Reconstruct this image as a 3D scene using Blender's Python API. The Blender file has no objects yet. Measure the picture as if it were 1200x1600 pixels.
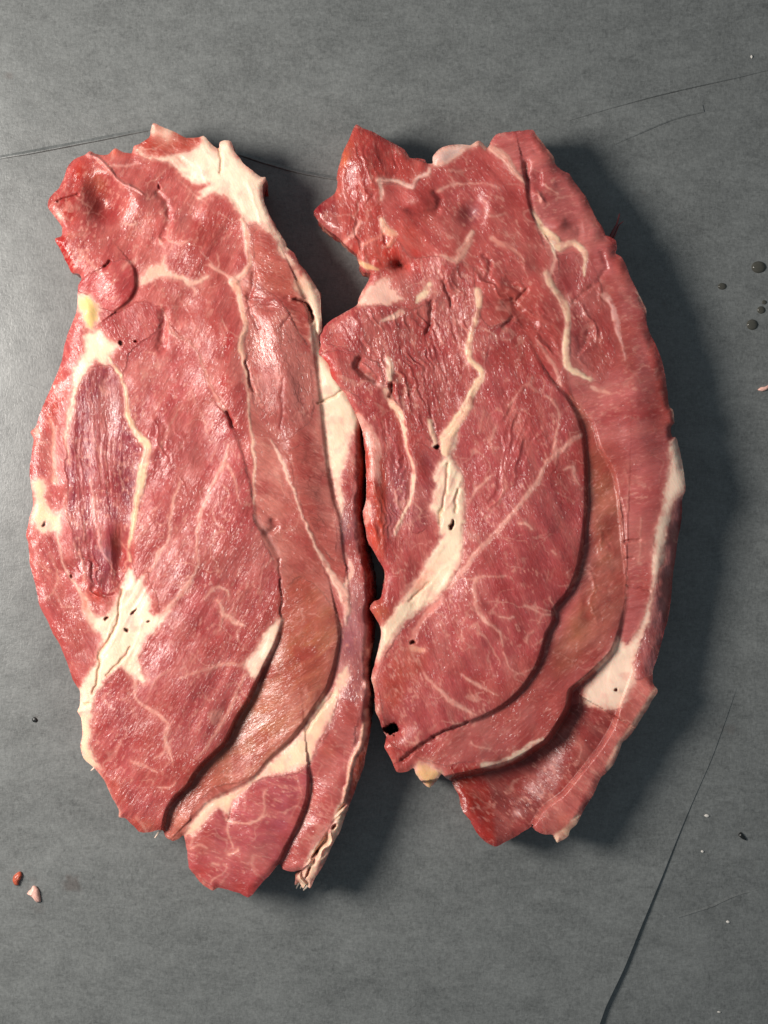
import bpy, math, random
import numpy as np

# ------------------------------------------------------------------ camera, light, exposure
S = 0.0002            # metres per photo pixel on the paper plane
HC = 0.50             # camera height above the paper
scene = bpy.context.scene
C = scene.collection

cam_d = bpy.data.cameras.new('camera')
cam = bpy.data.objects.new('camera', cam_d); C.objects.link(cam)
cam.location = (0, 0, HC)
cam.rotation_euler = (0, 0, 0)
cam_d.sensor_fit = 'VERTICAL'
cam_d.sensor_height = 24.0
cam_d.lens = 24.0 * HC / (1600 * S)
cam_d.clip_start = 0.01
cam_d.clip_end = 100
scene.camera = cam

world = bpy.data.worlds.new('World'); scene.world = world
world.use_nodes = True
bgn = world.node_tree.nodes['Background']
bgn.inputs['Color'].default_value = (0.74, 0.90, 1.0, 1)
bgn.inputs['Strength'].default_value = 0.19

lamp_d = bpy.data.lights.new('kitchen_lamp', 'AREA')
lamp_d.shape = 'DISK'; lamp_d.size = 0.19
lamp_d.energy = 4.6
lamp_d.color = (1.0, 0.94, 0.87)
lamp = bpy.data.objects.new('kitchen_lamp', lamp_d); C.objects.link(lamp)
lamp.location = (-0.38, 0.07, 0.37)
import mathutils
lamp.rotation_euler = (mathutils.Vector((0.0, 0.0, 0.0)) - lamp.location).to_track_quat('-Z', 'Y').to_euler()

scene.view_settings.view_transform = 'Standard'
scene.view_settings.look = 'None'
scene.view_settings.exposure = 0.0
scene.view_settings.gamma = 1.0
scene.view_settings.use_curve_mapping = False
scene.render.engine = 'CYCLES'
scene.cycles.use_denoising = True

# ------------------------------------------------------------------ numeric helpers
def lin(c):
    c = np.asarray(c, float) / 255.0
    return np.where(c <= 0.04045, c / 12.92, ((c + 0.055) / 1.055) ** 2.4)

_tabs = {}
def vnoise(x, y, seed=0):
    if seed not in _tabs:
        _tabs[seed] = np.random.RandomState(seed + 11).rand(256, 256)
    t = _tabs[seed]
    xi = np.floor(x).astype(int); yi = np.floor(y).astype(int)
    fx = x - xi; fy = y - yi
    fx = fx * fx * fx * (fx * (fx * 6 - 15) + 10); fy = fy * fy * fy * (fy * (fy * 6 - 15) + 10)
    x0 = xi & 255; x1 = (xi + 1) & 255; y0 = yi & 255; y1 = (yi + 1) & 255
    return (t[y0, x0] * (1 - fx) + t[y0, x1] * fx) * (1 - fy) + (t[y1, x0] * (1 - fx) + t[y1, x1] * fx) * fy

def fbm(x, y, seed=0, octs=3):
    a = 0.0; w = 0.5; tot = 0.0
    for k in range(octs):
        a = a + w * vnoise(x * 2 ** k + 17.3 * k, y * 2 ** k + 5.1 * k, seed + k); tot += w; w *= 0.5
    return a / tot

def catmull(P, n=4, closed=False):
    P = np.asarray(P, float); m = len(P); out = []
    rng = range(m if closed else m - 1)
    for i in rng:
        if closed:
            p0, p1, p2, p3 = P[(i - 1) % m], P[i], P[(i + 1) % m], P[(i + 2) % m]
        else:
            p0, p1, p2, p3 = P[max(i - 1, 0)], P[i], P[i + 1], P[min(i + 2, m - 1)]
        for k in range(n):
            t = k / n
            c_ = 0.5 * ((2 * p1) + (-p0 + p2) * t + (2 * p0 - 5 * p1 + 4 * p2 - p3) * t * t + (-p0 + 3 * p1 - 3 * p2 + p3) * t ** 3)
            out.append(0.7 * c_ + 0.3 * (p1 * (1 - t) + p2 * t))
    if not closed:
        out.append(P[-1])
    return np.array(out)

def smooth(a, b, x):
    t = np.clip((x - a) / (b - a), 0, 1)
    return t * t * (3 - 2 * t)

class Grid:
    def __init__(g, x0, y0, x1, y1, step):
        g.x0, g.y0, g.step = x0, y0, step
        g.nx = int((x1 - x0) / step) + 1; g.ny = int((y1 - y0) / step) + 1
        g.X, g.Y = np.meshgrid(x0 + np.arange(g.nx) * step, y0 + np.arange(g.ny) * step)
        g.WX, g.WY = g.X, g.Y
    def win(g, xa, ya, xb, yb):
        i0 = max(int((xa - g.x0) / g.step), 0); i1 = min(int((xb - g.x0) / g.step) + 2, g.nx)
        j0 = max(int((ya - g.y0) / g.step), 0); j1 = min(int((yb - g.y0) / g.step) + 2, g.ny)
        return (slice(j0, j1), slice(i0, i1)) if i1 > i0 and j1 > j0 else None
    def pdist(g, P, R, extra=None, warp=False):
        """distance to a polyline out to R; interpolated extra column(s); sign of side"""
        X = g.WX if warp else g.X; Y = g.WY if warp else g.Y
        D = np.full(g.X.shape, float(R)); Z = np.zeros(g.X.shape); SG = np.zeros(g.X.shape)
        for i in range(len(P) - 1):
            ax, ay = P[i, 0], P[i, 1]; bx, by = P[i + 1, 0], P[i + 1, 1]
            w = g.win(min(ax, bx) - R - 4, min(ay, by) - R - 4, max(ax, bx) + R + 4, max(ay, by) + R + 4)
            if w is None: continue
            x = X[w] - ax; y = Y[w] - ay; dx, dy = bx - ax, by - ay; L2 = dx * dx + dy * dy + 1e-9
            t = np.clip((x * dx + y * dy) / L2, 0, 1)
            d = np.hypot(x - t * dx, y - t * dy)
            m = d < D[w]
            D[w] = np.where(m, d, D[w])
            if extra is not None:
                Z[w] = np.where(m, extra[i] * (1 - t) + extra[i + 1] * t, Z[w])
            SG[w] = np.where(m, np.sign(dx * y - dy * x), SG[w])
        return D, Z, SG
    def inside(g, P, warp=False):
        X = g.WX if warp else g.X; Y = g.WY if warp else g.Y
        M = np.zeros(g.X.shape, bool)
        w = g.win(P[:, 0].min() - 5, P[:, 1].min() - 5, P[:, 0].max() + 5, P[:, 1].max() + 5)
        if w is None: return M
        x = X[w]; y = Y[w]; m = np.zeros(x.shape, bool); n = len(P)
        for i in range(n):
            ax, ay = P[i]; bx, by = P[(i + 1) % n]
            if ay == by: continue
            j = slice(max(int((min(ay, by) - 6 - g.y0) / g.step) - w[0].start, 0), max(int((max(ay, by) + 6 - g.y0) / g.step) + 2 - w[0].start, 0))
            yy = y[j]; xx = x[j]
            m[j] ^= ((ay > yy) != (by > yy)) & (xx < (bx - ax) * (yy - ay) / (by - ay) + ax)
        M[w] = m
        return M
    def sdist(g, P, R, warp=False):
        Q = np.vstack([P, P[:1]])
        D, _, _ = g.pdist(Q, R, warp=warp)
        return np.where(g.inside(P, warp), D, -D)

# ------------------------------------------------------------------ materials
def nodes_of(m):
    m.use_nodes = True
    nt = m.node_tree
    return nt, nt.nodes, nt.links, nt.nodes['Principled BSDF']

def flesh_material():
    m = bpy.data.materials.new('raw_meat')
    nt, N, L, P = nodes_of(m)
    col = N.new('ShaderNodeAttribute'); col.attribute_name = 'col'
    fat = N.new('ShaderNodeAttribute'); fat.attribute_name = 'fat'
    fib = N.new('ShaderNodeAttribute'); fib.attribute_name = 'fib'
    crk = N.new('ShaderNodeAttribute'); crk.attribute_name = 'crk'
    wet = N.new('ShaderNodeAttribute'); wet.attribute_name = 'wet'
    grn = N.new('ShaderNodeAttribute'); grn.attribute_name = 'grn'
    def math_(op, a, b=None, c=None):
        n = N.new('ShaderNodeMath'); n.operation = op
        for k, v in enumerate((a, b, c)):
            if v is None: continue
            if isinstance(v, (int, float)): n.inputs[k].default_value = v
            else: L.new(v, n.inputs[k])
        return n.outputs[0]
    def mapped(sx, sy):
        n = N.new('ShaderNodeVectorMath'); n.operation = 'MULTIPLY'
        L.new(fib.outputs['Vector'], n.inputs[0]); n.inputs[1].default_value = (sx, sy, 1)
        return n.outputs[0]
    def noise(vec, det=2.0, rough=0.55, dist=0.0):
        n = N.new('ShaderNodeTexNoise'); n.inputs['Scale'].default_value = 1.0
        n.inputs['Detail'].default_value = det; n.inputs['Roughness'].default_value = rough
        n.inputs['Distortion'].default_value = dist
        L.new(vec, n.inputs['Vector']); return n.outputs['Fac']
    grain = noise(mapped(0.09, 0.26), 1.6, 0.55, 0.4)      # short fibre bundles
    fine = noise(mapped(0.42, 0.62), 1.5, 0.6)
    soft = noise(mapped(0.035, 0.05), 3.0, 0.55)
    vor = N.new('ShaderNodeTexVoronoi'); vor.feature = 'DISTANCE_TO_EDGE'; vor.inputs['Scale'].default_value = 1.0
    wv = N.new('ShaderNodeVectorMath'); wv.operation = 'MULTIPLY_ADD'
    nz = N.new('ShaderNodeTexNoise'); nz.inputs['Scale'].default_value = 1.0; nz.inputs['Detail'].default_value = 3.0
    L.new(mapped(0.09, 0.09), nz.inputs['Vector'])
    L.new(nz.outputs['Color'], wv.inputs[0]); wv.inputs[1].default_value = (1.1, 1.1, 0); L.new(mapped(0.075, 0.13), wv.inputs[2])
    L.new(wv.outputs[0], vor.inputs['Vector'])
    cr = N.new('ShaderNodeMapRange'); cr.inputs['From Min'].default_value = 0.0; cr.inputs['From Max'].default_value = 0.16
    cr.inputs['To Min'].default_value = 0.0; cr.inputs['To Max'].default_value = 1.0
    L.new(vor.outputs['Distance'], cr.inputs['Value'])
    fade = N.new('ShaderNodeMapRange'); fade.inputs['From Min'].default_value = 0.40; fade.inputs['From Max'].default_value = 0.62
    L.new(noise(mapped(0.03, 0.045), 2.0), fade.inputs['Value'])
    crack = math_('MULTIPLY', math_('SUBTRACT', 1.0, cr.outputs[0]), math_('MULTIPLY', fade.outputs[0], crk.outputs['Fac']))   # 1 in the crack
    inv_fat = math_('SUBTRACT', 1.0, fat.outputs['Fac'])
    # colour: attribute tint, varied by fibre grain
    v = math_('MULTIPLY_ADD', math_('SUBTRACT', soft, 0.5), 0.30, 1.0)
    v = math_('MULTIPLY_ADD', math_('MULTIPLY', math_('SUBTRACT', grain, 0.5), inv_fat), 0.40, v)
    v = math_('MULTIPLY', v, math_('MULTIPLY_ADD', crack, -0.26, 1.0))
    sc = N.new('ShaderNodeVectorMath'); sc.operation = 'SCALE'
    L.new(col.outputs['Color'], sc.inputs[0]); L.new(v, sc.inputs['Scale'])
    pale = N.new('ShaderNodeMix'); pale.data_type = 'RGBA'
    L.new(sc.outputs[0], pale.inputs['A']); pale.inputs['B'].default_value = (0.72, 0.36, 0.33, 1)
    fl = N.new('ShaderNodeMapRange'); fl.inputs['From Min'].default_value = 0.60; fl.inputs['From Max'].default_value = 0.78
    fl.inputs['To Max'].default_value = 0.22
    L.new(grain, fl.inputs['Value'])
    L.new(math_('MULTIPLY', fl.outputs[0], inv_fat), pale.inputs['Factor'])
    L.new(pale.outputs['Result'], P.inputs['Base Color'])
    # bump
    h0 = math_('MULTIPLY', math_('MULTIPLY_ADD', grain, 1.0, math_('MULTIPLY', fine, 0.42)), grn.outputs['Fac'])
    h = math_('MULTIPLY', h0, 1.0)
    h = math_('MULTIPLY', h, math_('MULTIPLY_ADD', fat.outputs['Fac'], -0.45, 1.0))
    h = math_('MULTIPLY_ADD', crack, -0.45, h)
    b = N.new('ShaderNodeBump'); b.inputs['Strength'].default_value = 1.0; b.inputs['Distance'].default_value = 0.00015
    L.new(h, b.inputs['Height'])
    L.new(b.outputs['Normal'], P.inputs['Normal'])
    r = math_('MULTIPLY_ADD', fat.outputs['Fac'], 0.16, math_('MULTIPLY_ADD', wet.outputs['Fac'], -0.12, 0.33))
    L.new(r, P.inputs['Roughness'])
    P.inputs['Specular IOR Level'].default_value = 0.2
    P.inputs['Subsurface Weight'].default_value = 0.4
    P.inputs['Subsurface Radius'].default_value = (1.0, 0.35, 0.25)
    P.inputs['Subsurface Scale'].default_value = 0.0016
    dry = N.new('ShaderNodeMapRange'); dry.inputs['From Min'].default_value = -1.0; dry.inputs['From Max'].default_value = 0.6
    dry.inputs['To Min'].default_value = 0.12; dry.inputs['To Max'].default_value = 1.0
    L.new(wet.outputs['Fac'], dry.inputs['Value'])
    L.new(math_('MULTIPLY', math_('MULTIPLY_ADD', fat.outputs['Fac'], -0.25, 0.5), dry.outputs[0]), P.inputs['Coat Weight'])
    P.inputs['Coat Roughness'].default_value = 0.20
    bc = N.new('ShaderNodeBump'); bc.inputs['Strength'].default_value = 1.0; bc.inputs['Distance'].default_value = 0.0006
    spark = noise(mapped(0.10, 0.27), 1.3, 0.5, 0.6)
    hc = math_('MULTIPLY', math_('ADD', math_('MULTIPLY', spark, 1.0), math_('MULTIPLY', soft, 1.0)), math_('MULTIPLY_ADD', fat.outputs['Fac'], -0.65, 1.0))
    L.new(math_('MULTIPLY', hc, math_('MULTIPLY_ADD', grn.outputs['Fac'], 0.6, 0.4)), bc.inputs['Height'])
    L.new(bc.outputs['Normal'], P.inputs['Coat Normal'])
    return m

def paper_material():
    m = bpy.data.materials.new('grey_butcher_paper')
    nt, N, L, P = nodes_of(m)
    tc = N.new('ShaderNodeTexCoord')
    def mapped(sx, sy, rot=0.0):
        mp = N.new('ShaderNodeMapping'); mp.inputs['Scale'].default_value = (sx, sy, 1); mp.inputs['Rotation'].default_value = (0, 0, rot)
        L.new(tc.outputs['Object'], mp.inputs['Vector']); return mp.outputs[0]
    def noise(vec, det, rough=0.6, dist=0.0):
        n = N.new('ShaderNodeTexNoise'); n.inputs['Scale'].default_value = 1; n.inputs['Detail'].default_value = det
        n.inputs['Roughness'].default_value = rough; n.inputs['Distortion'].default_value = dist
        L.new(vec, n.inputs['Vector']); return n.outputs['Fac']
    def mth(op, a, b=None, c=None):
        n = N.new('ShaderNodeMath'); n.operation = op
        for k, v in enumerate((a, b, c)):
            if v is None: continue
            if isinstance(v, (int, float)): n.inputs[k].default_value = v
            else: L.new(v, n.inputs[k])
        return n.outputs[0]
    f1 = noise(mapped(520, 1500, 0.5), 2.0, 0.6, 1.2)     # paper fibres in three directions
    f2 = noise(mapped(1500, 560, 0.25), 2.0, 0.6, 1.2)
    f3 = noise(mapped(900, 900, 0), 3.0, 0.7, 0.5)
    cloud = noise(mapped(45, 70, 0.4), 4.0, 0.6)
    f = mth('ADD', mth('ADD', f1, f2), f3)
    v = mth('MULTIPLY_ADD', mth('SUBTRACT', f, 1.5), 0.75, 1.0)
    v = mth('MULTIPLY_ADD', mth('SUBTRACT', cloud, 0.5), 0.7, v)
    mid = noise(mapped(150, 260, 0.35), 3.0, 0.6, 0.8)
    v = mth('MULTIPLY_ADD', mth('SUBTRACT', mid, 0.5), 0.6, v)
    st = N.new('ShaderNodeAttribute'); st.attribute_name = 'stain'
    mixc = N.new('ShaderNodeMix'); mixc.data_type = 'RGBA'
    mixc.inputs['A'].default_value = (0.130, 0.136, 0.134, 1); mixc.inputs['B'].default_value = (0.075, 0.055, 0.048, 1)
    L.new(st.outputs['Fac'], mixc.inputs['Factor'])
    sc = N.new('ShaderNodeVectorMath'); sc.operation = 'SCALE'
    L.new(mixc.outputs['Result'], sc.inputs[0]); L.new(v, sc.inputs['Scale'])
    L.new(sc.outputs[0], P.inputs['Base Color'])
    b = N.new('ShaderNodeBump'); b.inputs['Strength'].default_value = 0.35; b.inputs['Distance'].default_value = 0.00008
    L.new(f, b.inputs['Height']); L.new(b.outputs['Normal'], P.inputs['Normal'])
    P.inputs['Roughness'].default_value = 0.36
    P.inputs['Specular IOR Level'].default_value = 0.85
    return m

def plain_material(name, c, rough=0.45, noise_amt=0.3, scale=1500, sss=0.0):
    m = bpy.data.materials.new(name)
    nt, N, L, P = nodes_of(m)
    tc = N.new('ShaderNodeTexCoord')
    n = N.new('ShaderNodeTexNoise'); n.inputs['Scale'].default_value = scale; n.inputs['Detail'].default_value = 3
    L.new(tc.outputs['Object'], n.inputs['Vector'])
    mx = N.new('ShaderNodeMix'); mx.data_type = 'RGBA'
    c = lin(c)
    mx.inputs['A'].default_value = (*(c * (1 - noise_amt)), 1); mx.inputs['B'].default_value = (*np.minimum(c * (1 + noise_amt), 1), 1)
    L.new(n.outputs['Fac'], mx.inputs['Factor']); L.new(mx.outputs['Result'], P.inputs['Base Color'])
    b = N.new('ShaderNodeBump'); b.inputs['Strength'].default_value = 0.4; b.inputs['Distance'].default_value = 0.0003
    L.new(n.outputs['Fac'], b.inputs['Height']); L.new(b.outputs['Normal'], P.inputs['Normal'])
    P.inputs['Roughness'].default_value = rough
    return m

M_FLESH = flesh_material()
M_PAPER = paper_material()

def tag(o, label=None, cat=None, group=None, kind=None):
    if label: o['label'] = label
    if cat: o['category'] = cat
    if group: o['group'] = group
    if kind: o['kind'] = kind
    return o

def unproject(px, py, h):
    """photo pixel of a point standing h pixels (of S metres) above the paper -> world"""
    z = np.asarray(h, float) * S
    k = (HC - z) / HC
    return np.stack([(np.asarray(px, float) - 600) * S * k, (800 - np.asarray(py, float)) * S * k, z], -1)

def set_attr(me, name, kind, data):
    a = me.attributes.new(name, kind, 'POINT')
    a.data.foreach_set({'FLOAT': 'value', 'FLOAT_COLOR': 'color', 'FLOAT_VECTOR': 'vector'}[kind], np.ascontiguousarray(data, np.float32).ravel())

def mesh_np(name, V, F, mat, parent=None):
    me = bpy.data.meshes.new(name)
    me.vertices.add(len(V)); me.vertices.foreach_set('co', np.ascontiguousarray(V, np.float32).ravel())
    n = F.shape[1]
    me.loops.add(F.size); me.loops.foreach_set('vertex_index', F.astype(np.int32).ravel())
    me.polygons.add(len(F)); me.polygons.foreach_set('loop_start', np.arange(0, F.size, n, dtype=np.int32))
    me.polygons.foreach_set('loop_total', np.full(len(F), n, np.int32))
    me.polygons.foreach_set('use_smooth', np.ones(len(F), bool))
    me.update(calc_edges=True)
    me.materials.append(mat)
    o = bpy.data.objects.new(name, me); C.objects.link(o); o.parent = parent
    return o

# ------------------------------------------------------------------ the paper
EDGE = catmull([(1172, 1010), (1155, 1066), (1135, 1124), (1112, 1187), (1082, 1255), (1060, 1307), (1037, 1364), (1015, 1416), (996, 1461), (974, 1514), (947, 1570), (936, 1600), (890, 1720), (830, 1880)], 6)
def build_paper():
    ys = np.concatenate([np.linspace(-2600, -340, 24), np.arange(-300, 1900, 5.0), np.linspace(1940, 4200, 24)])
    off = np.concatenate([np.linspace(-3600, -1620, 22), np.arange(-1580, -12, 5.0), [-12, -9, -6, -4, -2, -1, -0.4], [0.0, 0.35, 1.5, 4, 8], np.arange(12, 480, 5.0), np.linspace(500, 2600, 22)])
    ex = np.interp(ys, EDGE[:, 1], EDGE[:, 0])
    ex = np.where(ys < 1010, 1172 + (1010 - ys) * 0.05, ex)
    ex = np.where(ys > 1880, 830, ex)
    OX, YY = np.meshgrid(off, ys)
    XX = ex[:, None] + OX
    lift = 0.4 * smooth(1062, 1140, YY) + 7.5 * smooth(1200, 1640, YY)
    h = np.where(OX <= 0.01, lift * np.exp(np.minimum(OX, 0) / 110.0), 0)
    h = h + 5.0 * (fbm(XX / 420, YY / 420, 3, 2) - 0.5) * smooth(20, 200, np.abs(OX)) + 0.9 * (fbm(XX / 60, YY / 60, 9, 3) - 0.5) * smooth(4, 40, np.abs(OX))
    h = np.where(OX <= 0.01, h + 0.5 * smooth(1062, 1110, YY) * np.exp(np.minimum(OX, 0) / 60.0), h)
    V = np.stack([(XX - 600) * S, (800 - YY) * S, (h - 3.0) * S], -1).reshape(-1, 3)
    ny, nx = XX.shape
    idx = np.arange(ny * nx).reshape(ny, nx)
    F = np.stack([idx[:-1, :-1], idx[1:, :-1], idx[1:, 1:], idx[:-1, 1:]], -1).reshape(-1, 4)
    o = mesh_np('paper', V, F, M_PAPER)
    # shade the torn edge sharply
    sx = np.where(np.abs(off - 0.0) < 1e-6)[0][0]
    st = np.zeros(XX.shape)
    nzz = fbm(XX / 9, YY / 9, 21, 3)
    for (cx, cy, rx, ry, a) in [(113, 1382, 17, 12, 0.75), (106, 1373, 5, 5, 0.9), (55, 1125, 4, 5, 1.0), (50, 1374, 4, 4, .6), (60, 1420, 14, 7, .25), (190, 700, 30, 20, 0.0),
                                (1038, 476, 5, 4, .8), (1140, 1140, 14, 9, .4), (1005, 300, 9, 6, .35), (12, 118, 8, 6, .6)]:
        d = np.hypot((XX - cx) / rx, (YY - cy) / ry) + (nzz - 0.5) * 1.3
        st = np.maximum(st, 0.7 * a * smooth(1.15, 0.5, d))
    set_attr(o.data, 'stain', 'FLOAT', st)
    tag(o, kind='structure')
    return o
PAPER = build_paper()

def crease(P, w, hh, parent):
    """a sharp fold in the paper: a low ridge with a steep side"""
    Q = catmull(P, 6); n = len(Q)
    V = []; F = []
    T = np.gradient(Q, axis=0); T /= np.linalg.norm(T, axis=1)[:, None] + 1e-9
    for i in range(n):
        t = i / (n - 1); k = math.sin(math.pi * min(max(t, 0.02), 0.98)) ** 0.5
        nx_, ny_ = -T[i, 1], T[i, 0]
        jig = 0.5 * (random.random() - .5)
        for (o_, z) in ((-w * 1.2, -2.6), (0.0 + jig, hh), (w * 0.25 + jig, hh * 0.9), (w * 0.5, -2.4)):
            z = -2.4 + (z + 2.4) * k
            V.append(((Q[i, 0] + nx_ * o_ - 600) * S, (800 - Q[i, 1] - ny_ * o_) * S, z * S))
    for i in range(n - 1):
        for j in range(3):
            a = i * 4 + j; F.append((a, a + 1, a + 5, a + 4))
    o = mesh_np('crease', np.array(V), np.array(F), M_PAPER, parent)
    for p in o.data.polygons: p.use_smooth = False
    return o
random.seed(4)
crease([(-20, 250), (40, 240), (110, 227), (180, 213), (238, 201)], 5.0, 1.4, PAPER)
crease([(372, 240), (400, 250), (440, 262), (480, 272), (540, 282)], 4, 1.6, PAPER)
crease([(890, 186), (960, 166), (1030, 147), (1090, 133), (1150, 120), (1215, 104)], 4.0, -1.0, PAPER)
crease([(960, 222), (1000, 205), (1040, 188), (1070, 178), (1100, 171)], 7, -1.5, PAPER)
crease([(1060, 1434), (1110, 1418), (1150, 1400), (1210, 1384)], 2.5, -1.8, PAPER)
crease([(0, 583), (30, 595), (60, 606), (80, 612)], 3, -1.6, PAPER)

# ------------------------------------------------------------------ the steaks
MUS = (192, 96, 96); RED = (178, 62, 56); DARK = (158, 72, 84); FLAT = (190, 108, 104); BROWN = (188, 116, 88)
PURP = (178, 118, 122); FAT = (247, 219, 198); FATP = (240, 194, 176); YEL = (246, 212, 146); MEMB = (205, 150, 135)

class Steak:
    STEP = 1.5
    def __init__(s, name, outline, base, edges, angle, seed):
        O = catmull(outline, 4, True)
        s.O = O; s.name = name; s.seed = seed
        s.g = g = Grid(O[:, 0].min() - 9, O[:, 1].min() - 9, O[:, 0].max() + 9, O[:, 1].max() + 9, s.STEP)
        X, Y = g.X, g.Y
        g.WX = X + 3.2 * (fbm(X / 7, Y / 7, seed + 40, 2) - 0.5) + 7 * (fbm(X / 26, Y / 26, seed + 44, 2) - 0.5)
        g.WY = Y + 3.2 * (fbm(X / 7, Y / 7, seed + 50, 2) - 0.5) + 7 * (fbm(X / 26, Y / 26, seed + 54, 2) - 0.5)
        ragged = 0.9 * (fbm(X / 5, Y / 5, seed + 3, 2) - 0.5) + 3 * (fbm(X / 30, Y / 30, seed + 13, 2) - 0.5)
        s.sd = g.sdist(O, 95) + ragged
        s.H = np.full(X.shape, float(base))
        s.col = np.zeros(X.shape + (3,)); s.col[:] = lin(MUS)
        s.fat = np.zeros(X.shape); s.crk = np.zeros(X.shape); s.wet = np.zeros(X.shape)
        s.ang = np.full(X.shape, math.radians(angle)); s.rough_h = np.ones(X.shape)
        s.part = np.zeros(X.shape, int); s.parts = [('muscle', None)]
        s.edges = edges
        s.n_brk = fbm(X / 5, Y / 5, seed + 71, 2); s.n_halo = fbm(X / 6, Y / 6, seed + 73, 2); s.n_tint = fbm(X / 11, Y / 11, seed + 91, 3)
        s.w1 = fbm(X / 48, Y / 48, seed + 5, 2) - 0.5; s.w2 = fbm(X / 48, Y / 48, seed + 8, 2) - 0.5; s.w3 = fbm(X / 14, Y / 14, seed + 12, 2) - 0.5
    def _tint(s, a, c, var=0.0):
        s.col += (lin(c) - s.col) * a[..., None]
    def region(s, pts, color=None, a=1.0, soft=2.5, fat=None, ang=None, crk=None, wet=None, dh=0.0, hsoft=10, part=None, label=None, grain=None, n=3):
        P = catmull(pts, n, True)
        sd = s.g.sdist(P, max(soft, hsoft) * 2 + 14, warp=True)
        m = smooth(-soft, soft, sd)
        if fat is not None and fat > .8:      # fat feathers out into the lean
            halo = smooth(-9, 1, sd + 7 * (s.n_halo - 0.5)) * 0.55
            s._tint(halo, (228, 158, 146))
            s.fat = np.maximum(s.fat, halo * .7)
        if color is not None and fat is not None and fat > .8:
            sf = sd + 6.5 * (s.n_brk - 0.5)
            m = smooth(-3.2, 3.2, sf)
            s._tint(m * a, (238, 184, 168)); s._tint(m * a * smooth(-1, 9, sf + 6 * (s.n_halo - .5)), color)
        elif color is not None: s._tint(m * a, color)
        if fat is not None: s.fat += (fat - s.fat) * m * a
        hard = sd > 0
        if ang is not None: s.ang[hard] = math.radians(ang)
        if crk is not None: s.crk += (crk - s.crk) * smooth(-4, 14, sd)
        if wet is not None: s.wet += (wet - s.wet) * m
        if grain is not None: s.rough_h += (grain - s.rough_h) * m
        if dh: s.H += dh * smooth(-hsoft * 0.3, hsoft, sd)
        if part:
            s.parts.append((part, label)); s.part[hard] = len(s.parts) - 1
    def line(s, pts, w, color=FAT, a=1.0, soft=2.1, fat=1.0, dh=0.0, part=None, label=None):
        """pts (x, y) with widths w: number or list; a pale seam or vein"""
        P = np.array(pts, float)
        W = np.full(len(P), float(w)) if np.isscalar(w) else np.array(w, float)
        Q = catmull(np.column_stack([P, W]), 5)
        R = Q[:, 2].max() / 2 + soft * 2 + 12
        D, Z, _ = s.g.pdist(Q[:, :2], R, Q[:, 2], warp=True)
        brk = 0.72 + 0.5 * s.n_brk
        halo = smooth(8.5, -2.0, D - Z / 2 + 6 * (s.n_halo - .5)) * (D < R - .01) * a * 0.5
        s._tint(halo, (226, 150, 140))
        m = smooth(soft, -soft, D - Z / 2) * (D < R - .01) * a * np.clip(brk, 0, 1)
        m = m * (1 - 0.45 * smooth(0.5, 0.75, s.n_tint))
        s._tint(m, (232, 170, 156)); s._tint(m * smooth(3.0, -2.5, D - Z / 2 + 4 * (s.n_halo - .5)), color); s.fat = np.maximum(s.fat, m * fat)
        if dh:
            s.H += dh * smooth(2.0, -4.0, D - Z / 2) * (D < R - .01)
        if part:
            s.parts.append((part, label)); s.part[(D < Z / 2) & (D < R - .01)] = len(s.parts) - 1
    def groove(s, pts, depth, w, color=None, a=0.6):
        P = np.array(pts, float)
        Dp = np.array([p[2] if len(p) > 2 else 1.0 for p in pts]); Q = catmull(np.column_stack([P[:, :2], Dp]), 5)
        D, Z, _ = s.g.pdist(Q[:, :2], w * 3.2, Q[:, 2], warp=True)
        k = np.exp(-(D / w) ** 2) * Z * (D < w * 3.19)
        s.H -= depth * k
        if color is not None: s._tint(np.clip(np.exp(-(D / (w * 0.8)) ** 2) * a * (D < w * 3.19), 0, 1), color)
    def cliff(s, pts, A, Lr, B, Ll, side=1, rnd=6.0, rw=10.0, wall=None):
        """pts (x, y, m): one side stands above the other; the upper lip is rounded"""
        P = catmull(np.array(pts, float), 4)
        R = 3.0 * max(Lr, Ll)
        D, Z, SG = s.g.pdist(P[:, :2], R, P[:, 2])
        q = D * SG * side
        near = D < R - 0.01
        qp = np.maximum(q, 0); qn = np.minimum(q, 0)
        tt = smooth(-5.0, 4.0, q)
        up = tt * (A * np.exp(-qp / Lr) - rnd * np.clip(1 - qp / rw, 0, 1) ** 2) + (1 - tt) * (-B * np.exp(qn / Ll) - rnd * np.exp(qn / 3))
        fade = smooth(R, R * 0.7, D)
        s.H += np.where(near, up * Z * fade, 0)
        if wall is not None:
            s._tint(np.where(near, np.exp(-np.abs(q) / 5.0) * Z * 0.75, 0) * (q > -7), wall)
    def bump(s, x, y, dh, r, ry=None, ang=0):
        ry = ry or r; c, sn = math.cos(math.radians(ang)), math.sin(math.radians(ang))
        dx = s.g.X - x; dy = s.g.Y - y
        s.H += dh * np.exp(-(((dx * c + dy * sn) / r) ** 2 + ((-dx * sn + dy * c) / ry) ** 2))
    def tint(s, x, y, r, color, a=0.6, ry=None, ang=0, wet=0.0, fat=None):
        ry = ry or r; c, sn = math.cos(math.radians(ang)), math.sin(math.radians(ang))
        dx = s.g.WX - x; dy = s.g.WY - y
        k = np.exp(-(((dx * c + dy * sn) / r) ** 2 + ((-dx * sn + dy * c) / ry) ** 2)) * a
        k = np.clip(k * (0.55 + 0.9 * s.n_tint), 0, 1)
        s._tint(k, color); s.wet = np.maximum(s.wet, k * wet)
        if fat is not None: s.fat += (fat - s.fat) * k
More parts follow.
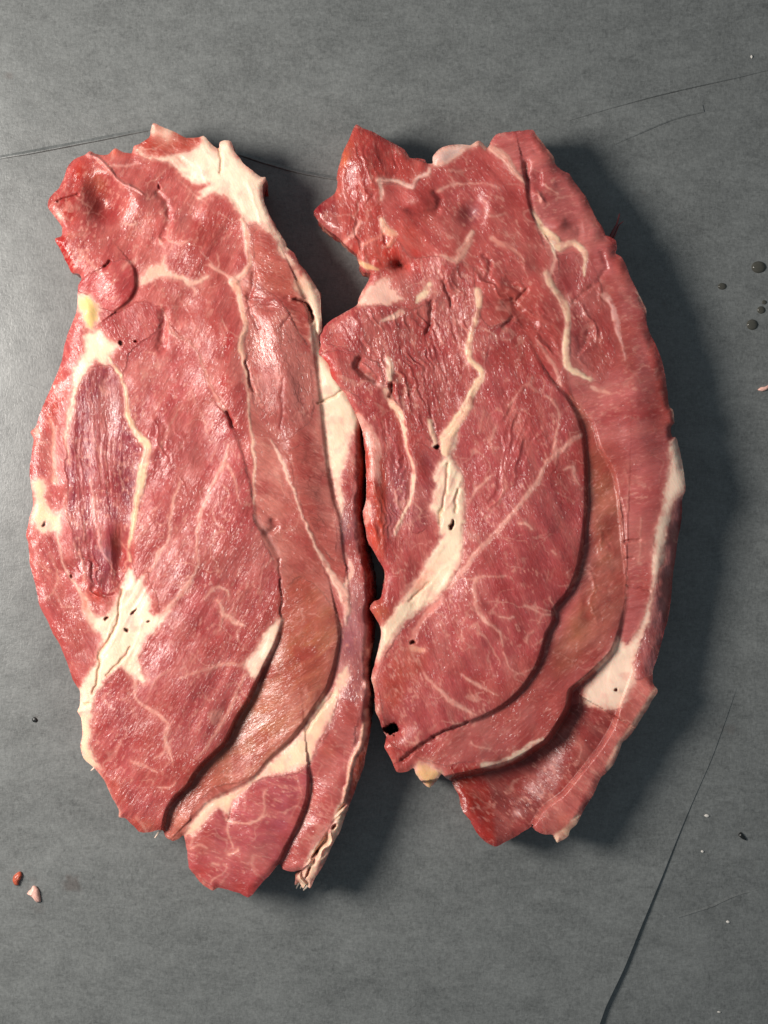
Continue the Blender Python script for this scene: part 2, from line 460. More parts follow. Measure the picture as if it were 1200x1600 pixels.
    def hole(s, x, y, r, ry=None, ang=0, depth=6, color=(84, 28, 30)):
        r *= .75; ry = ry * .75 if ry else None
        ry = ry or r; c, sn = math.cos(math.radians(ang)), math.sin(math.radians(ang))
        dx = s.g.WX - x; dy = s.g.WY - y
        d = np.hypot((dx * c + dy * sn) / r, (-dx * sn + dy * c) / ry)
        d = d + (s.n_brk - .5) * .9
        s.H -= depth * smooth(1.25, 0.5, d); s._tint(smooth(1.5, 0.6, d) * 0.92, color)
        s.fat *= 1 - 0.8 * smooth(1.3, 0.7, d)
    def strands(s, pts, ang, amp, lw, ls, soft=14, seed=0, ridged=True, wp=1.0, tint=True):
        P = catmull(pts, 3, True); sd = s.g.sdist(P, 60, warp=False); m = smooth(-2, soft, sd)
        a = math.radians(ang); X, Y = s.g.X, s.g.Y
        wx = X + wp * (34 * s.w1 + 9 * s.w3); wy = Y + wp * (34 * s.w2 - 9 * s.w3)
        u = wx * math.cos(a) + wy * math.sin(a); v = -wx * math.sin(a) + wy * math.cos(a)
        nn = fbm(u / ls, v / lw, seed, 2)
        if ridged: nn = 1 - np.abs(nn * 2 - 1) * 2.2
        m = m * smooth(0.30, 0.62, fbm(u / 45, v / 28, seed + 2, 2))
        s.H += amp * (nn - 0.4) * m
        if tint: s._tint(np.clip((0.30 - nn) * 0.6, 0, 0.30) * m, (140, 52, 60))
    # -------------------------------------------------------------- meshing
    def build(s, label):
        g = s.g; X, Y = g.X, g.Y; seed = s.seed
        # speckle of fine marbling and slow colour drift, then relief
        drift = fbm(X / 70, Y / 70, seed + 61, 3) - 0.5
        s.col *= (1 + 0.42 * drift * (1 - 0.6 * s.fat))[..., None]
        U = X * np.cos(s.ang) + Y * np.sin(s.ang); Vv = -X * np.sin(s.ang) + Y * np.cos(s.ang)
        lean = 1 - s.fat
        st = fbm(U / 42, Vv / 8, seed + 83, 3)
        s.col += (lin((222, 142, 134)) - s.col) * (0.22 * smooth(0.54, 0.80, st) * lean * s.rough_h)[..., None]
        s.col += (lin((166, 66, 72)) - s.col) * (0.34 * smooth(0.46, 0.22, st) * lean * s.rough_h)[..., None]
        flow = fbm((U + 26 * s.w1) / 190, (Vv + 26 * s.w2) / 17, seed + 84, 3)
        s.col += (lin((218, 136, 126)) - s.col) * (0.28 * smooth(0.52, 0.74, flow) * lean)[..., None]
        s.col += (lin((164, 62, 62)) - s.col) * (0.34 * smooth(0.48, 0.28, flow) * lean)[..., None]
        fleck = smooth(0.62, 0.80, fbm(U / 8, Vv / 3.2, seed + 85, 2)) * smooth(0.40, 0.62, fbm(X / 45, Y / 45, seed + 87, 2))
        s.col += (lin((234, 168, 156)) - s.col) * (0.60 * fleck * lean)[..., None]
        pale = smooth(0.56, 0.80, fbm(X / 58, Y / 58, seed + 88, 3))
        s.col += (lin((214, 140, 132)) - s.col) * (0.30 * pale * lean)[..., None]
        deep = smooth(0.56, 0.80, fbm(X / 80, Y / 80, seed + 89, 3))
        s.col += (lin((176, 74, 66)) - s.col) * (0.5 * deep * lean)[..., None]
        wxx = X + 30 * s.w1 + 10 * s.w3; wyy = Y + 30 * s.w2 + 10 * s.w3
        vn = np.abs(fbm(wxx / 62, wyy / 62, seed + 95, 2) - 0.5)
        vein = smooth(0.020, 0.005, vn) * smooth(0.45, 0.65, fbm(X / 34, Y / 34, seed + 97, 2))
        vn2 = np.abs(fbm(wxx / 30, wyy / 30, seed + 98, 2) - 0.5)
        vein = np.maximum(vein, 0.8 * smooth(0.026, 0.006, vn2) * smooth(0.52, 0.70, fbm(X / 40, Y / 40, seed + 99, 2)))
        s.col += (lin((240, 180, 166)) - s.col) * (0.48 * vein * lean * s.rough_h)[..., None]
        mott = smooth(0.60, 0.80, fbm(X / 13, Y / 13, seed + 67, 3)) * (1 - s.fat)
        s.col += (lin((212, 128, 122)) - s.col) * (0.14 * mott * s.rough_h)[..., None]
        redp = smooth(0.58, 0.80, fbm(X / 34, Y / 34, seed + 77, 3)) * (1 - s.fat)
        s.col += (lin((172, 64, 66)) - s.col) * (0.45 * redp)[..., None]
        fm = smooth(0.52, 0.78, fbm(X / 16, Y / 16, seed + 81, 3)) * s.fat
        s.col += (lin((240, 184, 170)) - s.col) * (0.6 * fm)[..., None]
        s.wet = s.wet + (fbm(X / 60, Y / 60, seed + 93, 3) - 0.5) * 3.0 * lean
        k = (1 - s.fat)[..., None]
        s.col *= 1 - s.fat[..., None] * (1 - np.array([0.93, 0.90, 0.86]))
        s.col *= 1 - k * (1 - np.array([0.765, 0.672, 0.635]))
        H = s.H + 12 * (fbm(X / 75, Y / 75, seed + 1, 2) - 0.5) + 1.8 * (fbm(X / 24, Y / 24, seed + 2, 2) - 0.5) * s.rough_h + 0.35 * (fbm(X / 9, Y / 9, seed + 4, 2) - 0.5) * s.rough_h + 2.4 * (fbm(U / 130, Vv / 20, seed + 6, 2) - 0.5) * lean
        # rounded rim
        wsum = np.full(X.shape, 1e-9); R = np.zeros(X.shape); Dr = np.zeros(X.shape)
        for (ex, ey, r, d) in s.edges:
            w = 1.0 / ((X - ex) ** 2 + (Y - ey) ** 2 + 900.0) ** 2 * 1e8
            wsum += w; R += w * r; Dr += w * d
        R /= wsum; Dr /= wsum
        Dr = Dr * (0.4 + 0.6 * smooth(30, 62, Dr))
        R *= 0.75 + 0.5 * fbm(X / 20, Y / 20, seed + 31, 2)
        Dr *= 0.45 + 1.1 * fbm(X / 38, Y / 38, seed + 33, 2)
        t = np.clip(s.sd / R, 0, 1)
        H = H - Dr * (1 - t) ** 2.3
        H = np.maximum(H, 6)
        # keep cells inside, snap the rim onto the outline
        gy, gx = np.gradient(s.sd, g.step); gl = np.hypot(gx, gy) + 1e-6
        keep = s.sd > -0.55 * g.step
        PX, PY = X.copy(), Y.copy()
        cell = keep[:-1, :-1] & keep[1:, :-1] & keep[1:, 1:] & keep[:-1, 1:]
        used = np.zeros(X.shape, bool)
        for a, b in ((slice(None, -1), slice(None, -1)), (slice(1, None), slice(None, -1)), (slice(1, None), slice(1, None)), (slice(None, -1), slice(1, None))):
            used[a, b] |= cell
        nb = np.zeros(X.shape, int)
        for a, b in ((slice(None, -1), slice(None, -1)), (slice(1, None), slice(None, -1)), (slice(1, None), slice(1, None)), (slice(None, -1), slice(1, None))):
            nb[a, b] += cell
        rim = used & (nb < 4)
        mv = np.where(rim, np.clip(-s.sd, -1.2, 1.2), 0)
        PX += mv * gx / gl; PY += mv * gy / gl
        W = unproject(PX, PY, H)
        du = np.gradient(W, axis=1); dv = np.gradient(W, axis=0)
        NRM = -np.cross(du, dv); NRM /= np.linalg.norm(NRM, axis=-1, keepdims=True) + 1e-12
        NRM[NRM[..., 2] < 0] *= -1
        fib = np.stack([U, Vv, np.full(X.shape, seed * 3.7)], -1)
        cen = W[used].mean(0)
        root = bpy.data.objects.new(s.name, None); C.objects.link(root)
        root.location = (cen[0], cen[1], 0); root.empty_display_size = 0.02
        tag(root, label, 'steak', 'raw shoulder steaks on grey paper')
        off = np.array([cen[0], cen[1], 0])
        idx = np.arange(X.size).reshape(X.shape)
        Q = np.stack([idx[:-1, :-1], idx[1:, :-1], idx[1:, 1:], idx[:-1, 1:]], -1)
        pc = s.part[:-1, :-1]
        def emit(name, V, F, co, fa, fi, ck, we, gr, nr=None, lab=None):
            o = mesh_np(name, V - off, F, M_FLESH, root)
            me = o.data
            set_attr(me, 'col', 'FLOAT_COLOR', np.column_stack([np.clip(co, 0.004, 0.95), np.ones(len(V))]))
            set_attr(me, 'fat', 'FLOAT', fa); set_attr(me, 'fib', 'FLOAT_VECTOR', fi); set_attr(me, 'crk', 'FLOAT', ck); set_attr(me, 'wet', 'FLOAT', we); set_attr(me, 'grn', 'FLOAT', gr)
            if nr is not None: me.normals_split_custom_set_from_vertices(nr.astype(np.float32))
            if lab: o['label'] = lab
            return o
        W1 = W.reshape(-1, 3); N1 = NRM.reshape(-1, 3); C1 = s.col.reshape(-1, 3); F1 = s.fat.ravel(); B1 = fib.reshape(-1, 3); K1 = s.crk.ravel(); E1 = s.wet.ravel(); G1 = s.rough_h.ravel()
        for k, (nm, lb) in enumerate(s.parts):
            m = cell & (pc == k)
            if m.sum() < 12: continue
            q = Q[m]
            u, inv = np.unique(q, return_inverse=True)
            emit(nm, W1[u], inv.reshape(-1, 4), C1[u], F1[u], B1[u], K1[u], E1[u], G1[u], N1[u], lb)
        # ---- the cut side: walls hanging from every boundary edge of the sheet
        q = Q[cell]
        e = np.concatenate([q[:, [0, 1]], q[:, [1, 2]], q[:, [2, 3]], q[:, [3, 0]]])
        key = np.sort(e, 1); key = key[:, 0].astype(np.int64) * X.size + key[:, 1]
        _, first, cnt = np.unique(key, return_index=True, return_counts=True)
        be = e[first[cnt == 1]]
        u, inv = np.unique(be, return_inverse=True); inv = inv.reshape(-1, 2)
        rings = 7
        top = W1[u]; ox = (gx / gl).ravel()[u]; oy = (gy / gl).ravel()[u]
        xx, yy = X.ravel()[u], Y.ravel()[u]
        VV = []; CC = []; BB = []
        wallc = lin((150, 48, 40)); fatc = lin((232, 176, 150))
        for r in range(rings):
            t = r / (rings - 1)
            z = top[:, 2] * (1 - t) + (-3.2 * S) * t
            nz = (fbm(xx / 9 + 40 * t, yy / 9 + z / S / 9, seed + 15, 2) - 0.5) * 7 * min(1, t * 4)
            ins = (9 * t + 5 * math.sin(t * math.pi) * -0.6 + nz) * S
            VV.append(np.column_stack([top[:, 0] + ox * ins, top[:, 1] - oy * ins, z]))
            f = fbm(xx / 30, yy / 30 + z / S / 6, seed + 19, 3)
            base = C1[u] * (1 - min(1, t * 3)) + wallc * min(1, t * 3)
            ff = (smooth(0.6, 0.72, f) * 0.6 * min(1, t * 3))[:, None]
            CC.append(base * (1 - ff) + fatc * ff)
            BB.append(np.column_stack([xx + yy * .7, z / S * 1.4, np.full(len(u), seed + 5.0)]))
        n = len(u)
        FF = []
        for r in range(rings - 1):
            FF.append(np.column_stack([inv[:, 0] + r * n, inv[:, 0] + (r + 1) * n, inv[:, 1] + (r + 1) * n, inv[:, 1] + r * n]))
        V = np.concatenate(VV)
        emit('cut_edge', V, np.concatenate(FF)[:, ::-1], np.concatenate(CC), np.tile(F1[u] * 0.6, rings), np.concatenate(BB), np.zeros(len(V)), np.full(len(V), 0.6), np.full(len(V), 1.0), None, 'raw red cut side of the steak')
        s.Hf = H
        return root

# ------------------------------------------------------------------ steak lying on the left
LO = [(240,192),(257,199),(275,207),(292,215),(310,214),(319,212),(332,226),(341,231),(344,221),(360,221),(366,236),(375,247),(381,256),(395,266),(407,276),(415,277),(415,284),(410,291),(412,312),(420,335),(432,357),(445,377),(449,386),(460,395),(467,412),(476,422),(486,437),(497,454),(501,467),(502,487),(503,516),(499,524),(502,546),(517,570),(537,606),(556,632),(567,660),(573,685),(573,737),(573,800),(576,850),(585,895),(588,932),(586,985),(581,1020),(579,1042),(585,1075),(583,1100),(578,1145),(568,1195),(553,1240),(541,1270),(532,1297),(520,1320),(507,1347),(492,1372),(484,1388),(478,1380),(473,1388),(468,1378),(461,1383),(464,1370),(471,1360),(455,1362),(442,1359),(436,1350),(427,1361),(418,1372),(405,1385),(395,1397),(387,1402),(375,1396),(355,1390),(342,1387),(332,1391),(317,1382),(305,1367),(295,1354),(292,1325),(287,1306),(280,1311),(270,1315),(259,1308),(254,1298),(245,1298),(230,1301),(217,1300),(207,1290),(195,1279),(185,1277),(185,1265),(175,1247),(165,1222),(147,1200),(131,1185),(126,1165),(129,1150),(127,1122),(121,1112),(125,1100),(126,1080),(120,1070),(114,1060),(107,1040),(95,1012),(82,990),(75,970),(62,945),(55,917),(47,885),(45,850),(41,835),(47,807),(52,792),(51,767),(48,750),(46,730),(49,705),(52,686),(47,675),(57,665),(65,637),(85,595),(97,565),(100,540),(110,510),(119,487),(121,462),(122,446),(127,437),(124,429),(111,426),(105,412),(95,390),(86,374),(96,369),(97,355),(87,340),(75,325),(77,309),(92,294),(101,277),(106,260),(117,249),(132,242),(140,236),(150,240),(167,241),(180,231),(195,238),(206,240),(210,229),(217,226),(232,215),(235,202)]
LE = [(240,192,11,11),(415,280,10,11),(450,385,13,15),(500,460,13,17),(503,520,10,15),(540,610,13,17),(572,720,20,60),(572,800,23,70),(585,930,22,68),(583,1070,16,60),(560,1210,27,25),(520,1320,14,19),(480,1380,11,15),(390,1395,14,16),(295,1350,16,15),(215,1298,22,17),(130,1170,13,13),(120,1070,13,13),(60,940,16,16),(45,840,16,16),(50,690,18,16),(95,570,22,17),(122,460,14,13),(90,375,10,13),(80,320,14,14),(110,260,14,14),(200,238,11,13)]
L = Steak('raw_meat_steak', LO, 96, LE, 62, 100)
# muscles
EYE_R = [(257,490),(270,520),(295,532),(312,560),(332,625),(350,642),(362,667),(375,700),(390,755),(397,790),(399,815),(417,842),(432,872),(437,900),(437,950),(441,970),(432,1002),(415,1037),(407,1055),(396,1077),(387,1097),(372,1120),(352,1160),(332,1180),(312,1200),(300,1217),(295,1227),(275,1245),(262,1265),(257,1285),(255,1298)]
EYE = EYE_R + [(215,1302),(185,1275),(150,1200),(140,1140),(150,1090),(190,1042),(215,1030),(240,992),(250,962),(232,895),(215,905),(204,870),(212,800),(222,740),(230,695),(200,650),(190,590),(205,545),(240,520)]
TOPM = [(240,192),(310,214),(319,235),(360,300),(385,350),(387,415),(370,450),(384,500),(380,560),(389,640),(398,720),(380,715),(350,640),(325,590),(295,535),(265,505),(250,480),(215,470),(180,490),(122,450),(100,420),(86,374),(75,325),(117,245)]
FLATM = [(385,350),(425,365),(447,395),(464,430),(480,478),(487,500),(495,570),(502,630),(512,727),(522,782),(534,830),(540,885),(536,920),(522,910),(500,865),(530,975),(520,1045),(492,1105),(440,1165),(400,1212),(375,1228),(330,1250),(300,1275),(285,1308),(262,1310),(258,1285),(300,1217),(352,1160),(407,1055),(441,965),(437,900),(399,812),(397,750),(388,640),(376,545),(386,507),(368,450),(387,415)]
STRIP = [(531,807),(550,775),(572,700),(588,900),(586,1000),(580,1040),(585,1080),(568,1195),(540,1270),(500,1315),(472,1360),(436,1350),(447,1325),(465,1290),(482,1235),(482,1198),(512,1130),(530,1085),(527,1045),(533,985),(544,945),(545,915),(536,862)]
L.region(TOPM, (200,103,100), ang=-62)
L.region(EYE, (193,95,97), ang=-60, part='muscle', label='large pinkish red eye muscle with fine white marbling')
L.region(FLATM, (206,132,122), grain=.7, wet=-.5, ang=35, crk=0.55, part='muscle', label='flat dusky pink muscle with crackled surface')
L.region([(395,360),(425,365),(464,440),(485,500),(480,540),(440,470),(400,440)], (196,104,92), soft=8, ang=20)
L.region([(441,965),(437,930),(470,900),(520,950),(531,990),(521,1045),(492,1105),(450,1160),(400,1212),(340,1230),(300,1260),(290,1300),(262,1310),(300,1217),(352,1160),(387,1097),(415,1040)], (198,126,96), a=0.7, wet=-.4, grain=.7, soft=12, crk=0.5, ang=-35, part='muscle', label='brownish rounded muscle beside the fat band')
L.region([(455,700),(505,700),(520,800),(525,880),(495,840),(465,770)], (204,126,118), soft=16, crk=1.0, ang=20)
L.region([(388,480),(440,480),(480,560),(490,650),(440,690),(398,640),(384,540)], (200,124,118), soft=24, crk=1.0, ang=70)
L.region(STRIP, (188,126,128), grain=.7, ang=80, wet=0.8, soft=4, crk=0.0, part='muscle', label='glossy greyish pink strip along the right side')
L.region([(482,1200),(515,1140),(535,1090),(560,1110),(548,1190),(530,1260),(495,1310),(470,1358),(438,1350),(465,1292)], (198,108,106), soft=6, ang=30, crk=0, wet=.5, grain=.7)
L.region([(560,700),(575,700),(590,900),(588,1000),(584,1040),(574,960),(566,880),(556,800)], (150,46,40), soft=5, crk=0, wet=.7)
L.region([(562,1160),(574,1120),(580,1140),(568,1195),(553,1240),(540,1255),(550,1195)], (176,82,58), soft=4, wet=.4)
STRI = [(137,577),(160,572),(172,570),(187,590),(195,615),(197,655),(210,680),(222,700),(220,725),(211,787),(203,840),(202,880),(182,915),(160,930),(140,905),(118,880),(108,800),(104,740),(103,690),(112,640),(122,605)]
L.region(STRI, (156,68,82), ang=86, soft=7, dh=-4, hsoft=30, wet=0.2, part='muscle', label='dark purplish muscle of loose vertical strands')
BOT = [(292,1305),(305,1300),(320,1276),(342,1260),(355,1280),(360,1267),(366,1247),(390,1226),(415,1216),(465,1208),(480,1198),(483,1222),(480,1250),(465,1290),(447,1325),(436,1350),(418,1374),(388,1404),(340,1390),(305,1368),(293,1350)]
L.region(BOT, (192,97,104), grain=.75, ang=20, soft=2.5, wet=.4, part='muscle', label='rounded pink muscle at the bottom tip')
L.region([(210,236),(217,226),(240,192),(292,215),(316,214),(314,230),(278,241),(250,247)], (206,100,84), soft=3, ang=20, part='muscle', label='small ragged pink flap at the top')
L.region([(122,452),(127,437),(145,425),(170,410),(200,405),(213,425),(212,452),(200,472),(180,486),(155,478),(140,462)], (198,88,90), soft=3, ang=-50, part='muscle', label='round red lobe above the yellow fat')
L.region([(86,374),(102,370),(112,395),(117,408),(115,427),(104,412)], (196,34,30), soft=3, wet=.8)
# relief
STRA = STRI
L.strands(STRI, 86, 0.7, 9, 150, seed=301, wp=.35)
L.strands(STRI, 86, 0.5, 5, 90, seed=303, wp=.35)
L.strands([(240,640),(290,650),(300,760),(280,850),(255,900),(235,870),(225,780),(235,700)], 78, 1.2, 14, 90, seed=311)
L.strands([(120,830),(160,880),(190,915),(160,960),(120,930),(90,870)], 50, 3, 14, 60, seed=321)
L.bump(190,862,-20,13,30); L.bump(187,905,-6,14,18)
L.bump(310,950,13,95,170,12); L.bump(250,1160,10,80,100)
L.bump(164,322,-26,26,26); L.bump(150,296,-10,20); L.bump(195,292,5,14,8,30); L.bump(218,325,7,30,26); L.bump(298,345,-5,22,18)
L.bump(180,445,5,26,30); L.bump(137,488,8,13,20); L.bump(165,268,4,14)
L.bump(345,560,8,36,130,-12); L.bump(445,600,9,34,180,-10); L.bump(470,1010,5,50,110,-10)
L.bump(390,1300,6,70,60); L.bump(330,1340,-5,40)
L.bump(80,700,-6,30,120); L.bump(420,480,-5,14,8)
M9 = [.01,.01,.01,.02,.05,.1,.1,.08,.1,.12,.18,.12,.06,.05,.08,.22,.5,.7,.85,.9,1,1,1,1,1,1,1,1,.95,.9,.9]
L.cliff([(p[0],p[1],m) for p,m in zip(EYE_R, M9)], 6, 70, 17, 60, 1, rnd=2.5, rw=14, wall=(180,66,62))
L.cliff([(525,960,.3),(531,995,.8),(522,1045,1),(512,1075,1),(492,1105,1),(475,1130,1),(450,1160,1),(420,1187,.8),(400,1212,.6),(375,1228,.5),(330,1250,.4),(300,1278,.4)], 3, 40, 7, 30, 1, rnd=2.5, rw=14)
L.cliff([(481,1196,.5),(483,1222,1),(480,1250,1),(465,1290,1),(447,1325,1),(434,1353,1)], 4, 50, 10, 30, 1, rnd=2.5, rw=14)
L.cliff([(464,440,.6),(482,480,1),(488,510,1),(495,570,1),(502,630,1),(512,727,1),(522,782,1),(531,807,.8),(536,850,.8),(540,880,.5)], 1, 30, 5, 30, 1, rnd=2, rw=9)
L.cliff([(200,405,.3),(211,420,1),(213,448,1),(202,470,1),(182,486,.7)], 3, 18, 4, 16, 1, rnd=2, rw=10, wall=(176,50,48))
L.cliff([(342,1262,.2),(355,1283,.8),(361,1268,.6),(368,1246,.3)], -1, 14, 3, 10, 1, rnd=2)
# fat bodies
L.region([(317,212),(332,226),(341,232),(344,221),(360,221),(375,247),(395,266),(416,277),(410,290),(412,312),(432,357),(446,377),(449,390),(440,392),(437,380),(422,364),(400,350),(385,347),(377,342),(365,325),(357,307),(345,302),(332,300),(318,308),(309,312),(314,296),(326,288),(300,284),(292,280),(275,265),(260,252),(247,249),(225,246),(212,234),(230,241),(252,246),(277,241),(310,232)], FAT, soft=1.8, fat=1, crk=0, part='fat_cap', label='thick cream fat at the top end', n=3)
L.line([(438,380),(438,392),(449,404),(461,421),(465,438),(464,448)], [8,7,8,8,9,9], FATP, part='fat_rim')
FSIDE = [(465,428),(462,445),(467,460),(480,477),(487,495),(484,515),(486,537),(495,570),(497,605),(502,630),(507,680),(512,727),(515,732),(525,782),(531,809),(535,782),(533,750),(541,715),(546,690),(564,668),(562,655),(556,632),(537,606),(517,570),(502,546),(497,522),(503,517),(503,487),(501,467),(497,454),(480,432)]
L.region(FSIDE, (246,218,194), soft=1.8, fat=1, crk=0, part='fat_side', label='long cream fat strip down the right side')
L.region([(560,662),(570,680),(573,730),(565,760),(556,740),(556,700)], (196,90,62), soft=5, a=.8)
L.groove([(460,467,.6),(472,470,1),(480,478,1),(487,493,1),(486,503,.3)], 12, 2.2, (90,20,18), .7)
L.groove([(499,628),(512,622),(524,617),(533,610)], 3, 2.2, (214,160,120), .5)
L.groove([(481,480),(490,500),(496,518)], 3, 2.0, (200,160,130), .4)
L.groove([(341,231),(345,252),(343,270)], 3, 2.0, (214,176,140), .6)
L.region([(442,961),(420,982),(408,999),(398,1017),(381,1036),(386,1046),(396,1060),(407,1048),(425,1020),(440,985)], FAT, soft=1.8, fat=1, crk=0, part='fat_pocket', label='narrow cream fat wedge at the edge of the eye muscle')
L.region([(543,1038),(530,1052),(522,1075),(500,1098),(480,1128),(450,1165),(417,1195),(400,1213),(385,1226),(355,1240),(330,1250),(310,1266),(296,1288),(289,1304),(305,1306),(315,1288),(330,1272),(343,1261),(357,1270),(366,1250),(385,1235),(408,1214),(440,1209),(470,1200),(483,1192),(489,1170),(500,1150),(512,1130),(520,1110),(530,1085),(543,1060)], (238,206,176), soft=2.6, fat=.95, crk=0, part='fat_seam', label='broad cream fat band curving to the bottom')
L.groove([(520,1085),(500,1110),(478,1140)], 2.5, 2.5, (190,140,125), .5)
L.region([(122,465),(131,461),(148,465),(155,480),(152,502),(147,516),(135,511),(123,490)], YEL, soft=2.5, fat=1, part='fat_pocket', label='yellow fat nub on the left edge')
L.region([(135,522),(150,515),(160,517),(172,532),(190,540),(180,550),(170,565),(160,570),(147,564),(137,577),(127,595),(118,615),(115,645),(108,667),(102,690),(99,680),(105,655),(109,630),(112,600),(117,570),(129,552),(132,537)], (247,219,192), soft=2.4, fat=1, part='fat_pocket', label='creamy fat patch below the yellow nub')
L.line([(101,680),(104,705),(110,725)], [5,4,2], FATP, a=.7)
L.line([(170,560),(187,585),(196,610),(200,650),(210,672),(231,697),(227,722),(221,745),(215,782),(207,825),(202,855),(202,878)], [4,5,6,8,9,13,13,12,10,8,5,3], (242,200,166), dh=1.2, part='fat_seam', label='cream seam bordering the dark stranded muscle')
L.line([(142,750),(147,800),(155,845),(170,875)], [3,4,4,3], (214,160,166), a=.75, fat=.6, dh=1.2)
L.region([(49,752),(70,750),(72,782),(82,800),(97,802),(95,825),(90,837),(85,830),(62,830),(50,807),(54,782)], (240,202,170), soft=3.2, fat=1, part='fat_pocket', label='small cream fat patch on the left edge')
L.line([(88,835),(95,870),(107,897),(120,912),(127,932),(137,962),(152,984)], [4,3,5,6,8,10,12], (232,176,160), a=.8, part='fat_seam')
L.line([(75,645),(85,675),(83,727),(85,752)], [3,6,7,10], (232,160,140), a=.7)
L.region([(202,890),(215,907),(226,898),(229,925),(237,958),(252,960),(268,944),(262,962),(245,984),(230,998),(222,1009),(216,1030),(221,1046),(232,1062),(224,1066),(205,1057),(190,1043),(175,1052),(160,1069),(150,1089),(145,1102),(142,1117),(132,1122),(121,1115),(126,1077),(137,1052),(152,1030),(160,995),(152,985),(140,972),(134,948),(129,928),(136,938),(150,962),(165,960),(177,945),(190,917)], (246,218,194), soft=2.2, fat=1, part='fat_pocket', label='branching cream fat pocket at the left centre')
L.region([(124,1120),(145,1115),(140,1140),(141,1160),(146,1185),(155,1202),(146,1202),(130,1187),(124,1165),(127,1150)], (240,206,176), soft=2, fat=1, part='fat_rim', label='thin cream fat rim on the lower left edge')
L.line([(150,1203),(165,1226),(174,1250),(184,1270),(190,1280)], [6,7,8,12,6], (232,156,140), a=.7)
L.groove([(192,922),(185,952),(180,978),(170,999),(157,1025),(152,1060),(147,1084)], 3.2, 2.0, (206,150,112), .7)
L.groove([(205,1012),(185,1035),(166,1057)], 3, 2, (205,150,115), .7)
L.groove([(140,1098),(132,1100)], 2, 3, (210,150,100), .7)
L.region([(537,1250),(541,1270),(532,1297),(520,1320),(507,1347),(492,1372),(484,1389),(472,1390),(460,1384),(464,1370),(476,1352),(486,1330),(500,1312),(512,1300),(520,1284),(517,1277),(527,1260)], (240,208,182), soft=2, fat=.9, part='tendon', label='frayed pale tendon end at the bottom')
L.strands([(537,1250),(541,1270),(532,1297),(507,1347),(484,1389),(460,1384),(476,1352),(512,1300)], -58, 9, 9, 60, seed=331, soft=3)
L.hole(519,1291,4,8,30,8,(150,90,76)); L.hole(494,1336,3,14,30,8,(176,120,96)); L.hole(481,1364,2.5,12,30,8,(170,116,94))
L.line([(572,1112),(572,1128),(565,1155),(551,1190),(542,1220),(537,1252)], [9,10,9,8,7,8], (238,180,158), dh=4, part='fat_rim', label='thin pale fat rim on the lower right edge')
# seams
L.line([(377,342),(385,365),(384,392),(388,415),(378,430),(362,441)], [7,9,7,8,9,13], (238,182,162), a=.95, dh=1.2, part='fat_seam', label='pale seam between the upper muscles')
L.line([(362,441),(372,462),(380,487),(386,507),(379,525),(376,545),(381,565),(387,590),(388,655),(395,690),(398,727),(397,785)], [15,9,9,9,8,9,7,4,3,4,4,3], (238,188,164), a=.92, dh=1.2, part='fat_seam', label='long pale seam running down the middle')
L.line([(400,808),(408,818),(420,832),(437,868)], [4,6,5,3], (214,140,140), a=.8, fat=.5)
L.line([(423,688),(430,700),(445,730),(460,767),(472,805),(490,845),(500,865),(512,885),(522,910),(535,925),(541,948),(540,974)], [1,4,5,4,4,4,6,8,12,17,11,3], (242,194,176), a=.95, dh=1.5, part='fat_seam', label='thin pale seam forking beside the side fat')
L.line([(536,922),(546,905),(551,893),(546,878),(541,866)], [12,9,7,6,3], (236,186,170), a=.9)
L.groove([(388,470),(398,500),(405,512)], 2, 2.6, (150,66,72), .5)
L.groove([(385,565),(392,590),(396,612)], 3, 2.2, (150,76,70), .5)
L.groove([(440,512),(446,500),(452,492)], 1.6, 3, (160,70,70), .4)
L.groove([(437,668),(442,640),(439,610),(441,590)], 1.2, 2.2, (150,70,74), .5)
L.groove([(387,455),(392,465),(420,470),(450,466)], 2, 4, (156,70,70), .4)
L.groove([(396,430),(393,448),(392,465)], 2.5, 4, (156,66,66), .5)
L.groove([(356,644),(361,655),(365,668)], 6, 2.4, (130,10,18), .9)
L.tint(357,537,7,(196,34,44),.8,20,8,1); L.tint(352,590,7,(196,40,48),.7,34,4,.8); L.tint(351,622,5,(196,40,48),.6,14)
L.tint(364,462,4,(196,36,40),.7,12); L.tint(481,742,14,(176,50,60),.6,9)
